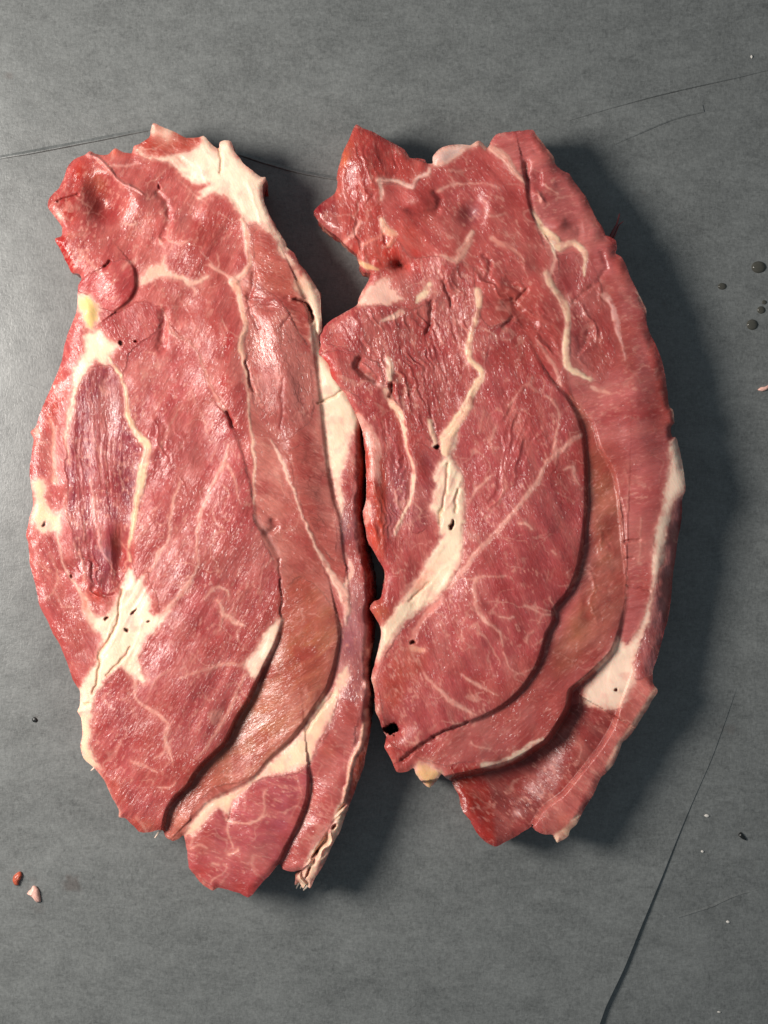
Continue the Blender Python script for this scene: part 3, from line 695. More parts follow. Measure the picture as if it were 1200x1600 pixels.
# marbling
PK = (236,178,164)
for pts, w, a in [
 ([(212,1057),(212,1090),(230,1107),(252,1120),(262,1132),(257,1150),(265,1177),(270,1197)],[5,5,6,7,5,6,5,2],.7),
 ([(280,1057),(312,1050),(332,1042),(360,1036),(382,1036)],[3,4,5,5,6],.6),
 ([(384,1052),(371,1080),(360,1107),(340,1140),(322,1168),(300,1190)],[6,5,6,5,4,2],.6),
 ([(205,1187),(225,1195),(245,1207)],[2,5,2],.75), ([(240,1185),(255,1175),(258,1165)],3,.6),
 ([(245,1231),(265,1233),(275,1223)],[2,4,3],.8), ([(230,1100),(245,1060),(262,1048)],3,.35),
 ([(357,695),(345,732),(325,770),(313,805),(310,850),(310,882),(298,908),(272,940),(250,963)],[3,6,5,6,6,5,6,8,8],.72),
 ([(355,725),(365,750),(374,787)],[4,3,2],.6), ([(320,937),(335,920),(352,922),(355,934)],[2,5,5,2],.75),
 ([(338,940),(350,960),(363,970),(378,978)],[3,6,8,4],.9), ([(349,962),(345,985)],3,.6), ([(365,950),(360,965)],2,.5),
 ([(285,752),(275,772),(265,812),(262,850),(247,867),(235,892)],[3,4,5,6,7,7],.75),
 ([(257,492),(270,520),(295,531),(312,560),(332,606),(340,625),(352,640)],[4,8,6,5,5,6,8],.5),
 ([(332,650),(337,690),(330,720)],3,.4), ([(280,640),(262,672),(252,700)],3,.4), ([(300,610),(320,660),(328,690)],2.5,.4),
 ([(180,850),(205,852),(216,840),(228,825)],2.5,.45), ([(115,850),(130,880),(134,900),(128,915)],3,.5),
 ([(325,412),(340,422),(362,437)],[4,5,6],.85), ([(345,505),(352,530),(345,560)],2.5,.4), ([(300,500),(318,530)],3,.4),
 ([(280,460),(300,500),(310,540)],2.5,.35), ([(250,330),(265,345),(262,372)],3,.4),
 ([(467,950),(472,970),(466,992)],2.5,.6), ([(455,955),(440,972)],2.5,.5), ([(375,1207),(365,1209),(352,1209)],3,.7),
 ([(420,1000),(440,1010),(452,1000)],2,.4), ([(430,1048),(440,1052),(446,1046)],3,.5),
 ([(355,1280),(380,1287),(400,1282),(418,1272)],[6,4,5,3],.75), ([(416,1235),(413,1265),(412,1275)],4,.5), ([(357,1282),(358,1305),(363,1320)],3,.6),
 ([(358,1333),(372,1325)],[6,3],.8), ([(300,1325),(312,1318),(325,1322)],3,.7), ([(330,1350),(340,1353)],4,.6), ([(330,1380),(350,1362),(356,1355)],2.5,.5),
 ([(345,1385),(358,1365)],2,.4), ([(302,1300),(299,1320)],3,.6), ([(485,1225),(487,1260),(470,1300)],3,.5), ([(465,1215),(470,1245),(455,1275)],2.5,.4),
 ([(280,280),(300,300),(325,320)],3,.35), ([(190,350),(205,352),(212,350)],4,.7), ([(250,372),(252,385)],5,.6), ([(265,375),(285,380),(298,372)],5,.5),
 ([(110,760),(100,790),(112,815)],3,.4), ([(75,865),(90,890),(85,920),(70,935)],3,.4), ([(60,880),(75,890)],2.5,.4)]:
    L.line(pts, w, PK, a=a, soft=1.8, fat=a*.8, dh=.5)
L.line([(140,240),(150,246),(165,260),(185,282),(205,293),(224,301)], [8,5,6,4,5,3], (224,156,156), a=.8, fat=.6, dh=4)
L.line([(165,262),(190,260),(215,255)], 4, (220,150,146), a=.6)
L.region([(217,434),(230,421),(250,413),(255,402),(258,415),(268,425),(290,432),(305,437),(326,428),(315,441),(300,446),(270,434),(255,431),(235,437),(220,443)], (236,186,164), soft=2.5, fat=.9, part='fat_pocket', label='small pale fat streak near the top centre')
L.line([(300,440),(306,455),(303,462)],[6,5,2],PK,a=.7)
L.groove([(247,300),(264,325),(264,350),(256,368)], 3, 5, (170,60,64), .3)
L.groove([(164,415),(168,412),(171,408)], 6, 2.6, (96,30,24), .8)
L.groove([(92,312),(108,309),(122,305)], 5, 2.5, (130,20,20), .7)
L.hole(248,290,3,5,-30,3,(150,50,56)); L.hole(190,538,4,4,0,6); L.hole(211,532,4,2.5,0,6,(110,20,24))
L.groove([(256,490),(255,510),(252,545)], 5, 7, (160,52,56), .5)
L.groove([(437,872),(438,905),(439,950),(441,962)], 1.5, 1.6, (130,40,44), .6)
L.groove([(424,815),(428,823),(420,830)], 4, 6, (160,80,76), .5)
L.tint(163,326,20,(116,58,66),.9,22,0,.9); L.tint(150,288,26,(170,84,58),.85,16,60,.6); L.tint(122,275,12,(206,60,40),.85,28,15,.9); L.tint(95,310,14,(196,84,84),.6,14)
L.tint(105,330,12,(196,58,44),.7,20,-20,.9); L.tint(178,237,22,(214,92,64),.7,10); L.tint(225,225,18,(204,66,52),.6,12)
L.tint(92,335,5,FATP,.7,12,-30,0,.6); L.tint(112,368,10,(226,140,110),.6,5,-20); L.tint(127,365,10,FATP,.4,6)
L.tint(262,208,12,FAT,.75,16,20,0,.7); L.tint(243,202,10,FATP,.9,12,0,0,.8); L.tint(217,233,10,FATP,.7,6,20,0,.6)
L.tint(215,300,22,(176,90,90),.4,18); L.tint(303,345,24,(168,76,86),.5,18); L.tint(235,385,30,(206,104,98),.5,16)
L.tint(190,875,13,(160,40,42),.8,30,8,1); L.tint(182,840,10,(196,106,84),.6,26,5,.8); L.tint(168,868,14,(176,130,150),.5,12,0,1)
L.tint(85,630,14,(206,72,56),.7,40,15,.5); L.tint(115,548,8,(216,60,44),.7,12,30,.5); L.tint(150,930,14,(204,70,52),.7,12,0,.4); L.tint(135,950,6,(216,90,60),.6,14,-20)
L.tint(58,676,6,FATP,.9,8,0,0,.6); L.tint(228,892,9,(224,110,90),.7,8)
L.tint(470,440,14,(196,96,70),.6,24); L.tint(470,1010,30,(196,118,70),.6,50,10); L.tint(400,1130,34,(176,112,70),.5,30); L.tint(330,1215,40,(190,90,62),.5,22)
L.tint(545,1000,12,(150,110,130),.5,40,5,1); L.tint(540,840,14,(160,120,134),.6,30,0,1); L.tint(548,740,9,(196,130,120),.6,40,0,.6)
L.tint(180,1225,12,(206,90,60),.5,40,-30); L.tint(225,1290,30,(214,100,66),.6,12); L.tint(272,1300,14,(206,100,70),.5,10); L.tint(310,1365,26,(200,76,64),.5,14); L.tint(385,1392,24,(200,80,66),.5,12)
L.tint(390,1240,20,(206,96,90),.4,14); L.tint(510,1165,16,(206,110,90),.5,20); L.tint(450,1260,16,(168,84,104),.5,50,25)
for (x, y) in [(577,1019),(575,1046),(573,1070),(579,1085),(583,1010),(578,1098)]:
    L.bump(x, y, 6, 4, 6); L.tint(x, y, 4.5, (236,190,176), .95, 7, 0, .5, .8)
for (x, y, r, ry, an) in [(69,820,3.5,4.5,20),(166,967,5,2.5,-30),(207,957,2.6,10,35),(196,984,4.5,3.5,0),(235,971,4,1.8,-30),(111,900,2.5,3,0),(414,248,1,1,0)]:
    L.hole(x, y, r, ry, an)
L.tint(72,820,9,(190,150,160),.5,6); L.tint(203,970,8,(180,160,160),.5,10,30)
L.strands([(319,212),(360,221),(415,277),(412,312),(440,370),(400,350),(365,325),(340,300),(260,252),(310,232)], 62, 1.4, 16, 120, seed=341, soft=6, wp=.5, tint=False)
L.strands([(205,890),(235,900),(245,965),(200,1045),(150,1095),(130,1075),(160,1000),(190,920)], -62, 0.8, 10, 80, seed=345, soft=6, wp=.5, tint=False)
LEFT = L.build('raw red meat steak on the left with broad cream fat at its top end')

# ------------------------------------------------------------------ steak lying on the right
RO = [(557,194),(567,200),(585,207),(600,217),(620,227),(632,235),(640,247),(652,247),(664,249),(667,255),(676,255),(676,245),(685,234),(700,227),(720,225),(735,226),(745,219),(752,220),(762,230),(767,219),(777,209),(792,206),(810,204),(832,202),(840,212),(855,232),(865,245),(867,255),(877,265),(890,272),(900,287),(915,307),(925,327),(932,342),(941,356),(946,368),(954,371),(962,377),(964,388),(962,396),(972,402),(980,420),(990,446),(1000,465),(1009,482),(1011,507),(1022,532),(1034,560),(1040,590),(1045,633),(1051,641),(1055,660),(1049,668),(1050,682),(1057,685),(1066,722),(1071,750),(1071,766),(1066,782),(1065,807),(1057,857),(1051,910),(1047,945),(1038,990),(1030,1020),(1022,1045),(1020,1067),(1027,1080),(1017,1097),(1007,1115),(985,1147),(973,1160),(970,1172),(960,1192),(950,1205),(938,1216),(930,1235),(920,1252),(907,1275),(902,1287),(891,1297),(887,1307),(871,1317),(864,1305),(850,1304),(837,1297),(831,1290),(825,1295),(810,1305),(795,1313),(775,1323),(760,1316),(745,1300),(735,1282),(722,1267),(717,1245),(710,1230),(706,1221),(695,1215),(690,1210),(682,1220),(671,1230),(660,1222),(650,1210),(646,1200),(635,1205),(620,1206),(612,1190),(604,1173),(601,1166),(604,1153),(597,1140),(592,1125),(586,1110),(585,1082),(581,1060),(585,1040),(588,1025),(594,998),(594,981),(587,965),(578,951),(585,940),(595,934),(600,910),(600,890),(590,873),(577,850),(570,820),(567,800),(572,780),(572,745),(571,720),(569,685),(561,657),(550,637),(540,616),(522,600),(517,585),(512,567),(497,552),(501,540),(499,527),(507,510),(530,492),(557,477),(562,462),(572,445),(580,428),(567,424),(561,410),(557,397),(542,385),(525,367),(510,357),(497,345),(490,330),(502,317),(522,302),(527,287),(527,272),(532,252),(540,230),(550,204)]
RE = [(557,194,11,11),(530,250,14,15),(492,330,14,17),(540,382,14,17),(575,425,10,14),(640,245,10,11),(690,230,10,8),(800,206,13,13),(880,268,16,16),(930,340,18,17),(990,450,20,17),(1035,560,22,18),(1050,650,11,17),(1068,740,13,15),(1062,830,34,40),(1046,940,36,42),(1022,1045,23,24),(1015,1095,11,15),(970,1170,11,15),(920,1250,13,15),(875,1312,11,13),(800,1312,14,11),(740,1290,23,17),(712,1230,14,13),(670,1228,11,14),(615,1190,11,15),(590,1100,10,15),(590,1000,10,17),(580,945,10,17),(595,880,13,19),(572,800,22,21),(570,700,18,19),(530,605,10,11),(500,550,10,11),(510,505,14,15),(570,450,13,16)]
R = Steak('raw_meat_steak', RO, 98, RE, 70, 200)
EYE_R = [(805,500),(825,527),(842,565),(862,595),(885,620),(902,647),(912,680),(916,737),(916,795),(912,840),(905,882),(892,920),(866,952),(866,970),(855,990),(848,1017),(837,1045),(815,1077),(790,1100),(765,1115),(730,1130),(705,1140),(677,1150),(660,1165),(642,1177)]
EYE = EYE_R + [(610,1160),(600,1120),(590,1050),(620,995),(655,957),(700,912),(722,870),(726,780),(700,700),(735,630),(755,580),(765,530),(785,505)]
BAND = [(890,618),(905,635),(925,660),(937,702),(958,737),(965,770),(972,845),(978,895),(976,950),(970,985),(955,1017),(910,1062),(892,1076),(887,1105),(870,1135),(850,1156),(800,1186),(772,1198),(752,1199),(740,1190),(715,1192),(700,1200),(680,1190),(650,1180),(677,1150),(730,1130),(790,1100),(837,1045),(866,965),(905,882),(916,795),(913,690)]
FLATM = [(767,219),(777,209),(832,202),(865,245),(900,287),(945,368),(975,402),(1011,507),(1040,590),(1053,670),(1046,730),(1032,800),(1022,850),(1018,920),(1005,965),(975,1010),(968,990),(977,950),(979,895),(972,845),(963,760),(938,702),(925,660),(905,635),(890,600),(884,540),(885,490),(868,455),(855,425),(850,390),(832,335),(824,300),(815,275),(790,242)]
R.region(EYE, (190,92,95), ang=68, part='muscle', label='large oval red eye muscle with white marbling')
R.region(FLATM, (200,112,112), grain=.5, ang=-15, crk=0.35, part='muscle', label='long dusky pink muscle down the right side')
R.region([(870,400),(920,400),(945,470),(960,560),(940,600),(895,570),(888,480)], (188,102,102), soft=10, ang=60, crk=0.7)
R.region(BAND, (192,104,103), grain=.6, ang=-40, crk=0.25, soft=3, part='muscle', label='band of muscle with brown membrane curving under the eye')
R.region([(890,618),(912,645),(930,690),(958,737),(966,780),(974,860),(976,930),(950,1000),(900,1040),(870,1055),(862,1030),(895,960),(925,900),(925,800),(918,690)], (186,118,86), a=.65, wet=-.5, soft=14, crk=.2)
R.region([(940,880),(976,900),(974,960),(945,1010),(905,1030),(930,960)], (184,104,96), a=.7, soft=10)
TOPF = [(557,194),(600,217),(632,235),(645,248),(668,256),(664,268),(650,280),(640,292),(595,286),(600,320),(604,345),(615,372),(625,405),(600,420),(580,428),(557,400),(520,365),(490,330),(522,302),(530,255)]
R.region(TOPF, (194,82,76), grain=.8, ang=78, soft=4, wet=.2, part='muscle', label='wet dark red flap at the upper left corner')
R.region([(490,330),(522,300),(529,345),(540,380),(505,355)], (140,28,40), soft=5, wet=.8)
TOPM = [(668,258),(676,250),(735,228),(765,230),(800,260),(820,290),(832,335),(852,390),(870,452),(884,500),(884,560),(870,600),(842,565),(805,500),(765,510),(745,480),(740,420),(690,400),(640,400),(610,360),(600,330),(597,290),(645,292)]
R.region(TOPM, (202,100,97), grain=.65, ang=50, soft=3, part='muscle', label='lumpy pink muscle across the top centre')
WRK = [(557,480),(600,478),(640,482),(680,468),(715,415),(742,470),(738,520),(732,550),(740,568),(750,582),(738,618),(706,666),(684,690),(655,674),(628,645),(606,602),(590,570),(545,545),(505,535),(512,510)]
R.region(WRK, (180,84,84), ang=80, soft=7, dh=-3, hsoft=30, wet=.6, part='muscle', label='dark red wrinkled muscle at the left')
LOBE = [(606,608),(630,660),(660,678),(684,700),(692,730),(680,760),(678,800),(688,832),(664,885),(640,925),(595,980),(578,952),(600,905),(590,872),(605,800),(600,720),(590,660),(560,620),(520,595),(500,552),(545,550)]
R.region(LOBE, (188,88,88), ang=75, soft=3, part='muscle', label='red lobe along the inner left side')
R.region([(612,650),(632,690),(642,740),(632,800),(612,850),(600,800),(604,720)], (176,92,98), soft=8, ang=80)
R.region([(642,720),(655,690),(690,725),(680,770),(672,820),(640,830)], (166,82,86), soft=10, ang=60)
R.region([(555,645),(575,665),(600,720),(604,790),(600,870),(585,860),(566,800),(570,700)], (206,84,66), soft=6, wet=.5, ang=80)
LOWM = [(707,1215),(752,1200),(800,1188),(850,1157),(887,1106),(905,1100),(962,1109),(955,1140),(925,1180),(890,1230),(840,1280),(800,1312),(775,1325),(745,1300),(722,1267)]
R.region(LOWM, (150,74,72), grain=.8, wet=-1.8, ang=40, soft=3, crk=.3, part='muscle', label='recessed dull muscle below the curved band, colour darkened for shade')  # dull lean, darkened further in colour for the shade under the band
R.region([(700,1200),(750,1202),(765,1240),(775,1320),(745,1300),(722,1267),(716,1240)], (172,54,46), soft=6, wet=.4)
RIM = [(992,1060),(1020,1050),(1027,1080),(1007,1115),(973,1160),(950,1205),(920,1252),(900,1288),(870,1318),(832,1292),(850,1262),(880,1240),(905,1210),(935,1172),(955,1138),(965,1108),(985,1085)]
R.region(RIM, (208,120,114), ang=40, soft=3, wet=.6, part='muscle', label='bumpy pink rim muscle at the lower right')
SIDE = [(1046,800),(1056,778),(1070,768),(1066,810),(1052,910),(1038,990),(1020,1050),(994,1062),(988,1035),(1002,1007),(1012,982),(1017,950),(1024,915),(1037,880)]
R.region(SIDE, (190,124,128), ang=82, soft=4, wet=.9, part='muscle', label='glossy mauve strip on the right side')
R.region([(1062,785),(1068,785),(1062,850),(1052,920),(1038,1000),(1026,1030),(1034,990),(1044,920),(1054,850)], (134,34,40), soft=4, wet=.7)
# relief
R.strands(WRK, 72, 1.9, 10, 70, seed=401, wp=.7)
R.strands([(630,540),(700,520),(730,580),(690,660),(640,620)], 66, 1.2, 6, 46, seed=405, wp=.7)
R.strands([(605,650),(640,700),(645,780),(620,850),(600,870),(575,820),(575,700),(560,640)], 82, 2.2, 12, 130, seed=411)
R.strands([(740,400),(830,400),(870,470),(880,560),(840,560),(790,500),(745,480)], 40, 2.2, 20, 40, seed=421, soft=20)
R.strands([(680,400),(720,410),(740,470),(700,520),(660,480)], 65, 1.6, 13, 60, seed=425)
R.strands(TOPF, 78, 1.3, 10, 60, seed=431)
R.strands([(840,210),(890,280),(940,370),(930,390),(870,370),(830,320),(815,260)], 55, 6, 34, 110, seed=441, soft=20)
R.strands([(880,450),(940,430),(965,540),(940,610),(895,570)], 75, 3.2, 26, 60, seed=451, soft=20)
R.strands([(918,700),(950,740),(968,850),(960,940),(900,1020),(905,900)], 78, 1.4, 22, 110, seed=461, soft=14)
R.strands([(710,560),(760,600),(860,600),(900,680),(860,760),(760,840),(735,740),(720,680)], 105, 1.2, 12, 60, seed=465, soft=30)
R.bump(575,260,14,34,60,-10); R.bump(545,350,6,30); R.bump(655,315,6,22,16); R.bump(737,332,-14,16,20,30); R.bump(705,310,-5,22); R.bump(765,320,6,20)
R.bump(625,414,-13,12,9); R.bump(625,418,-8,26,18); R.bump(870,353,7,16,14); R.bump(810,830,17,90,190,12); R.bump(730,1060,6,90,60)
R.bump(1000,700,9,34,220,-6); R.bump(800,1240,-16,60,40,-30); R.bump(735,1280,10,24,46,-20); R.bump(585,780,8,14,80,-3); R.bump(575,500,6,40,20,-30)
R.bump(530,570,10,30,30); R.bump(545,630,6,26); R.bump(690,245,5,14,8,-15)
M9 = [.05,.1,.18,.25,.35,.45,.5,.6,.8,.85,.9,1,1,.9,1,1,.95,.9,.8,.65,.5,.4,.35,.25,.1]
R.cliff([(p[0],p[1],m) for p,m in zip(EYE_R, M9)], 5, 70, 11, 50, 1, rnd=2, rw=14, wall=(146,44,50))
R.cliff([(979,895,.05),(976,950,.15),(957,1017,.3),(912,1062,.45),(892,1078,.6),(887,1105,.9),(870,1135,1),(851,1160,1),(801,1190,1),(755,1203,1),(706,1214,.9),(695,1216,.8)], 4, 60, 42, 110, 1, rnd=3, rw=16, wall=None)
R.cliff([(905,635,.3),(925,660,.7),(938,702,1),(958,737,1),(966,780,1),(972,845,1),(978,895,1),(976,950,.9),(968,985,.5)], 1, 40, 4, 26, -1, rnd=1.0, rw=10)
R.cliff([(967,1108,.4),(956,1138,1),(935,1172,1),(905,1210,1),(880,1240,1),(850,1262,1),(834,1286,.9)], 8, 40, 7, 40, -1, rnd=2.5, rw=16)
R.cliff([(815,245,.4),(822,275,1),(826,310,1),(834,338,.9),(850,365,.4)], 2, 30, 5, 22, 1, rnd=2, rw=8)
R.cliff([(605,604,.4),(612,628,.8),(628,648,1),(634,690,.8),(645,735,.6),(643,780,.3)], 4, 26, 8, 30, -1, rnd=3, rw=6)
# fat
FATC = [(690,690),(700,672),(715,660),(712,690),(706,712),(715,728),(721,742),(727,770),(727,800),(724,860),(720,880),(700,912),(680,937),(655,957),(634,972),(620,995),(600,1016),(590,1034),(585,1027),(594,1002),(594,981),(622,947),(645,912),(662,890),(665,877),(680,857),(690,836),(684,832),(687,817),(675,795),(675,772),(682,757),(678,747),(688,725),(693,705)]
R.region(FATC, (246,219,194), soft=1.8, fat=1, dh=1.2, hsoft=6, part='fat_seam', label='broad cream fat band through the middle')
R.line([(747,455),(746,490),(738,517),(732,545),(737,565),(751,581),(743,605),(732,630),(712,662),(699,682),(695,705)], [12,9,8,10,9,9,11,14,18,20,14], (242,202,172), dh=1.2, part='fat_seam', label='winding cream seam at the upper centre')
R.line([(738,362),(722,390),(715,410)], [6,13,4], (234,176,158), a=.7, dh=1.2, part='fat_pocket'); R.line([(720,400),(705,404),(688,398)], [10,8,4], (232,170,152), a=.6)
R.region([(557,477),(562,464),(574,450),(597,435),(607,437),(607,450),(620,460),(631,468),(620,472),(605,478),(592,475),(575,475)], (238,192,178), soft=2.2, fat=.9, part='fat_pocket', label='pale fat patch on the inner left edge')
R.line([(673,446),(661,459),(652,472)], [9,12,5], (240,206,178), part='fat_pocket'); R.line([(628,486),(610,495),(595,503)], [9,8,3], FATP, a=.9, part='fat_pocket')
R.line([(607,561),(608,575),(609,590)], [9,12,9], (240,206,184), dh=1.2, part='fat_pocket')
R.line([(572,588),(585,597),(598,602)], [4,6,5], (214,160,160), a=.8)
R.line([(604,606),(610,625),(625,645),(630,665),(632,690),(642,720),(647,740),(642,780),(632,807),(620,834)], [6,10,12,7,5,4,5,5,5,4], (240,196,172), dh=1.2, part='fat_seam', label='thin curved cream seam on the left')
R.line([(672,658),(676,672),(681,690),(674,697)], [8,9,8,4], (240,196,172), a=.95, dh=1.2, part='fat_pocket')
R.line([(560,652),(575,670),(583,690),(587,715),(585,740),(590,752)], [8,16,16,16,16,6], (236,176,164), a=.8, fat=.6); R.line([(576,785),(577,805),(573,815)], [8,10,5], (232,160,146), a=.6)
R.line([(592,283),(612,284),(645,291),(653,277),(670,270),(672,262)], [6,5,7,6,6,4], (238,186,176), dh=1.2, part='fat_seam'); R.line([(595,284),(597,305),(596,315)], [7,5,2], (238,180,166), a=.9)
R.line([(598,342),(601,357),(614,370),(606,383)], [9,13,12,6], (242,190,162), a=.92, dh=1.2, part='fat_pocket'); R.line([(542,378),(555,360),(562,345)], [6,4,3], (232,160,150), a=.85)
R.line([(600,363),(580,375),(562,382)], [4,3,3], (236,130,110), a=.7); R.line([(561,408),(575,416),(592,421)], [9,9,4], (240,200,150), a=.9, part='fat_pocket')
R.region([(676,256),(676,245),(685,234),(700,227),(720,225),(738,227),(722,240),(705,252),(690,257)], (226,190,182), soft=2.2, fat=.9, part='fat_rim', label='translucent pale fat lip at the top')
R.line([(738,228),(747,222),(756,230)], [5,8,4], FATP, a=.8)
R.line([(765,230),(785,242),(800,260),(812,277),(820,288)], [8,12,12,9,4], (234,176,160), a=.8, fat=.7, dh=1.2, part='fat_seam')
R.line([(687,298),(712,287),(755,285),(777,295)], [7,4,3,2], PK, a=.7); R.line([(770,372),(797,387),(820,407)], [8,7,3], (228,150,134), a=.5)
R.line([(834,332),(845,352),(860,370),(872,383),(887,380),(900,380),(912,390),(916,410),(914,432)], [5,9,16,18,10,9,8,6,3], (242,206,176), dh=1.2, part='fat_seam', label='cream seam with a hook at the upper right')
R.line([(862,380),(866,405)], [9,4], FAT, a=.9)
R.line([(853,428),(866,455),(882,475),(886,505),(884,540),(886,567),(898,582),(922,593)], [8,11,12,10,12,11,10,7], (242,206,178), dh=1.2, part='fat_seam', label='bold cream seam bordering the right muscle')
R.line([(926,606),(942,612),(952,615)], [7,6,2], (230,160,146), a=.8); R.line([(865,405),(860,425),(853,432)], 5, PK, a=.7)
R.line([(945,462),(955,477),(962,507),(970,535),(977,565)], [10,8,11,4,2], (226,170,166), a=.85, dh=1)
FATR = [(955,1017),(967,997),(976,1008),(995,990),(1007,960),(1015,935),(1020,900),(1022,845),(1030,802),(1040,750),(1045,725),(1049,690),(1058,686),(1067,722),(1072,750),(1070,770),(1055,778),(1046,802),(1040,845),(1035,880),(1023,915),(1016,950),(1011,982),(1000,1007),(989,1035),(993,1060),(986,1082),(975,1100),(962,1109),(940,1106),(910,1101),(912,1082),(925,1062),(940,1035)]
R.region(FATR, (246,216,198), soft=2.4, fat=1, crk=0, part='fat_seam', label='long cream fat strip widening at the lower right')
R.line([(1047,636),(1052,645),(1054,662)], [4,8,6], FATP, a=.95, part='fat_rim'); R.line([(995,457),(1006,475),(1010,492)], [2,5,3], FATP, a=.9)
R.line([(838,210),(853,230),(864,246),(866,256)], [2,3,4,3], (236,180,160), a=.8)
R.line([(1025,1076),(1014,1096),(1003,1116),(982,1148),(964,1170),(952,1200)], [9,10,9,9,11,8], (238,180,160), part='fat_rim', label='thin pale fat rim at the lower right edge')
R.line([(872,1310),(885,1300),(897,1288),(903,1276)], [18,16,12,5], (240,200,174), part='fat_rim', label='pale fat scrap at the bottom edge')
R.line([(752,1195),(775,1194),(797,1184),(825,1169),(847,1155)], [9,11,10,9,5], (246,216,194), part='fat_seam', label='white fat edge under the curved band')
R.region([(646,1200),(651,1190),(668,1190),(690,1205),(690,1212),(682,1221),(671,1231),(660,1222),(650,1211)], (236,190,140), soft=2, fat=.9, part='fat_pocket', label='tan fat nub hanging from the lower edge')
R.line([(686,936),(676,952),(652,980),(643,1003),(640,1012)], [9,10,8,8,4], (228,140,132), a=.8); R.line([(642,1014),(660,1017)], [9,7], (232,170,150), a=.85)
R.tint(810,1268,6,(226,180,180),.9,5,0,.5,.6); R.tint(582,1066,7,FATP,.7,14,0,.5,.6); R.tint(590,1110,6,FATP,.5,12)
for pts, w, a in [
 ([(905,678),(865,710),(850,732),(837,757),(815,787),(790,815),(765,840),(740,870),(720,895),(702,915)],[6,7,7,7,7,8,8,9,9,8],.78),
 ([(768,743),(745,762),(733,785)],[4,5,4],.6), ([(812,815),(822,818),(831,826)],[3,5,3],.75), ([(745,907),(740,920),(745,955),(757,970),(780,987),(786,1010)],[7,6,6,5,4,3],.7),
 ([(720,900),(745,905),(790,900)],4,.45), ([(782,965),(795,966),(804,961)],3,.8), ([(682,1072),(702,1092),(720,1105),(743,1118)],[5,7,7,3],.7), ([(720,1052),(740,1065),(757,1075),(778,1086)],[3,5,4,2],.75),
 ([(650,1032),(665,1055),(682,1072)],4,.5), ([(787,1020),(797,1042),(812,1052),(835,1044)],3,.55), ([(732,1077),(745,1090)],2.5,.6), ([(740,1095),(750,1088)],2,.5),
 ([(795,635),(812,612),(828,600),(837,612)],[3,4,6,3],.65), ([(832,588),(828,600)],3,.6), ([(850,620),(870,635),(872,655),(866,690),(862,712)],[4,5,4,4,3],.6), ([(868,700),(868,725)],3,.5),
 ([(837,532),(852,550),(870,580),(877,602)],[6,6,7,5],.6), ([(812,540),(815,555),(808,565)],3,.4), ([(880,735),(895,728),(897,742),(907,758)],[3,5,4,2],.75), ([(862,860),(868,864)],5,.5),
 ([(820,945),(842,957),(862,960)],3,.55), ([(860,935),(866,950),(868,965)],2.5,.5), ([(822,1003),(825,993),(832,986)],4,.6), ([(835,1008),(848,1000)],3,.4), ([(848,960),(840,975)],2,.4),
 ([(775,665),(768,690),(772,705)],3,.5), ([(790,760),(778,790)],3,.35), ([(755,640),(748,680)],3,.35), ([(852,287),(860,295),(872,302)],3,.7), ([(840,300),(843,318)],2.5,.6),
 ([(930,525),(940,528)],5,.5), ([(1002,808),(1001,850),(1000,878)],[2,3,2],.6), ([(735,1160),(750,1166),(765,1168)],[3,4,2],.6), ([(850,1115),(860,1108)],3,.6),
 ([(900,1160),(908,1170),(905,1185)],3,.4), ([(860,1195),(866,1205)],4,.4), ([(975,735),(982,760),(980,800)],3,.3), ([(690,535),(680,510),(670,480)],4,.35), ([(755,330),(770,340),(790,335)],4,.35), ([(700,265),(720,268),(740,262)],3,.4), ([(775,480),(792,482),(796,490)],[6,10,4],.7), ([(605,690),(600,720)],3,.3)]:
    R.line(pts, w, (238,178,166), a=a, soft=1.8, fat=a*.8, dh=.5)
# crevices
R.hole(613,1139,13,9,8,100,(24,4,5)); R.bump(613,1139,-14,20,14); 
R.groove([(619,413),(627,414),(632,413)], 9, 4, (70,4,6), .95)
R.tint(625,405,34,(210,46,36),.8,24,0,.9); R.tint(600,400,26,(206,70,52),.6,26); R.tint(640,365,26,(214,86,70),.6,30,0,.5)
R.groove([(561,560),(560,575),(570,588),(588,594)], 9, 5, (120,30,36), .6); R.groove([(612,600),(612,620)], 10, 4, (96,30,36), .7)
R.groove([(682,300),(690,312),(684,330),(664,335),(640,330)], 3, 5, (166,64,64), .5); R.tint(645,315,7,(238,190,176),.7,3,10)
R.groove([(757,402),(766,412),(762,435),(770,440)], 3, 4, (140,50,54), .5); R.groove([(800,470),(804,474),(822,452)], 3.5, 3.5, (130,44,46), .55); R.groove([(787,510),(800,497)], 4, 4, (130,44,48), .55)
R.groove([(692,440),(700,460),(706,480)], 4, 3, (140,50,60), .5); R.groove([(672,470),(674,500),(668,520)], 5, 4, (130,44,50), .5)
R.groove([(825,255),(822,280)], 4, 4, (150,60,66), .4); R.groove([(940,395),(946,420),(935,440)], 1.8, 4, (156,70,74), .4); R.groove([(895,470),(912,455),(925,448)], 1.8, 3, (150,64,66), .5)
R.groove([(905,555),(912,540),(918,520)], 2, 4, (150,60,64), .5); R.groove([(978,846),(974,820),(968,780)], 2, 2.5, (150,66,70), .4); R.groove([(977,845),(990,842),(1000,843)], 3, 2.5, (150,70,74), .5); R.groove([(978,873),(990,871)], 3, 2.2, (140,60,66), .5); R.groove([(980,915),(1000,920),(1015,925)], 2.5, 2.2, (150,70,74), .4)
R.groove([(700,725),(696,770),(690,802),(688,818)], 2.6, 2.0, (200,150,110), .7); R.groove([(715,765),(712,800)], 2.5, 2.5, (214,166,126), .5); R.groove([(640,940),(655,925),(672,910)], 2, 2, (214,166,130), .5)
R.groove([(676,1150),(700,1141),(730,1130)], 5, 2.5, (120,34,40), .6); R.groove([(630,1185),(650,1172),(664,1160)], 6, 3, (130,44,44), .5)
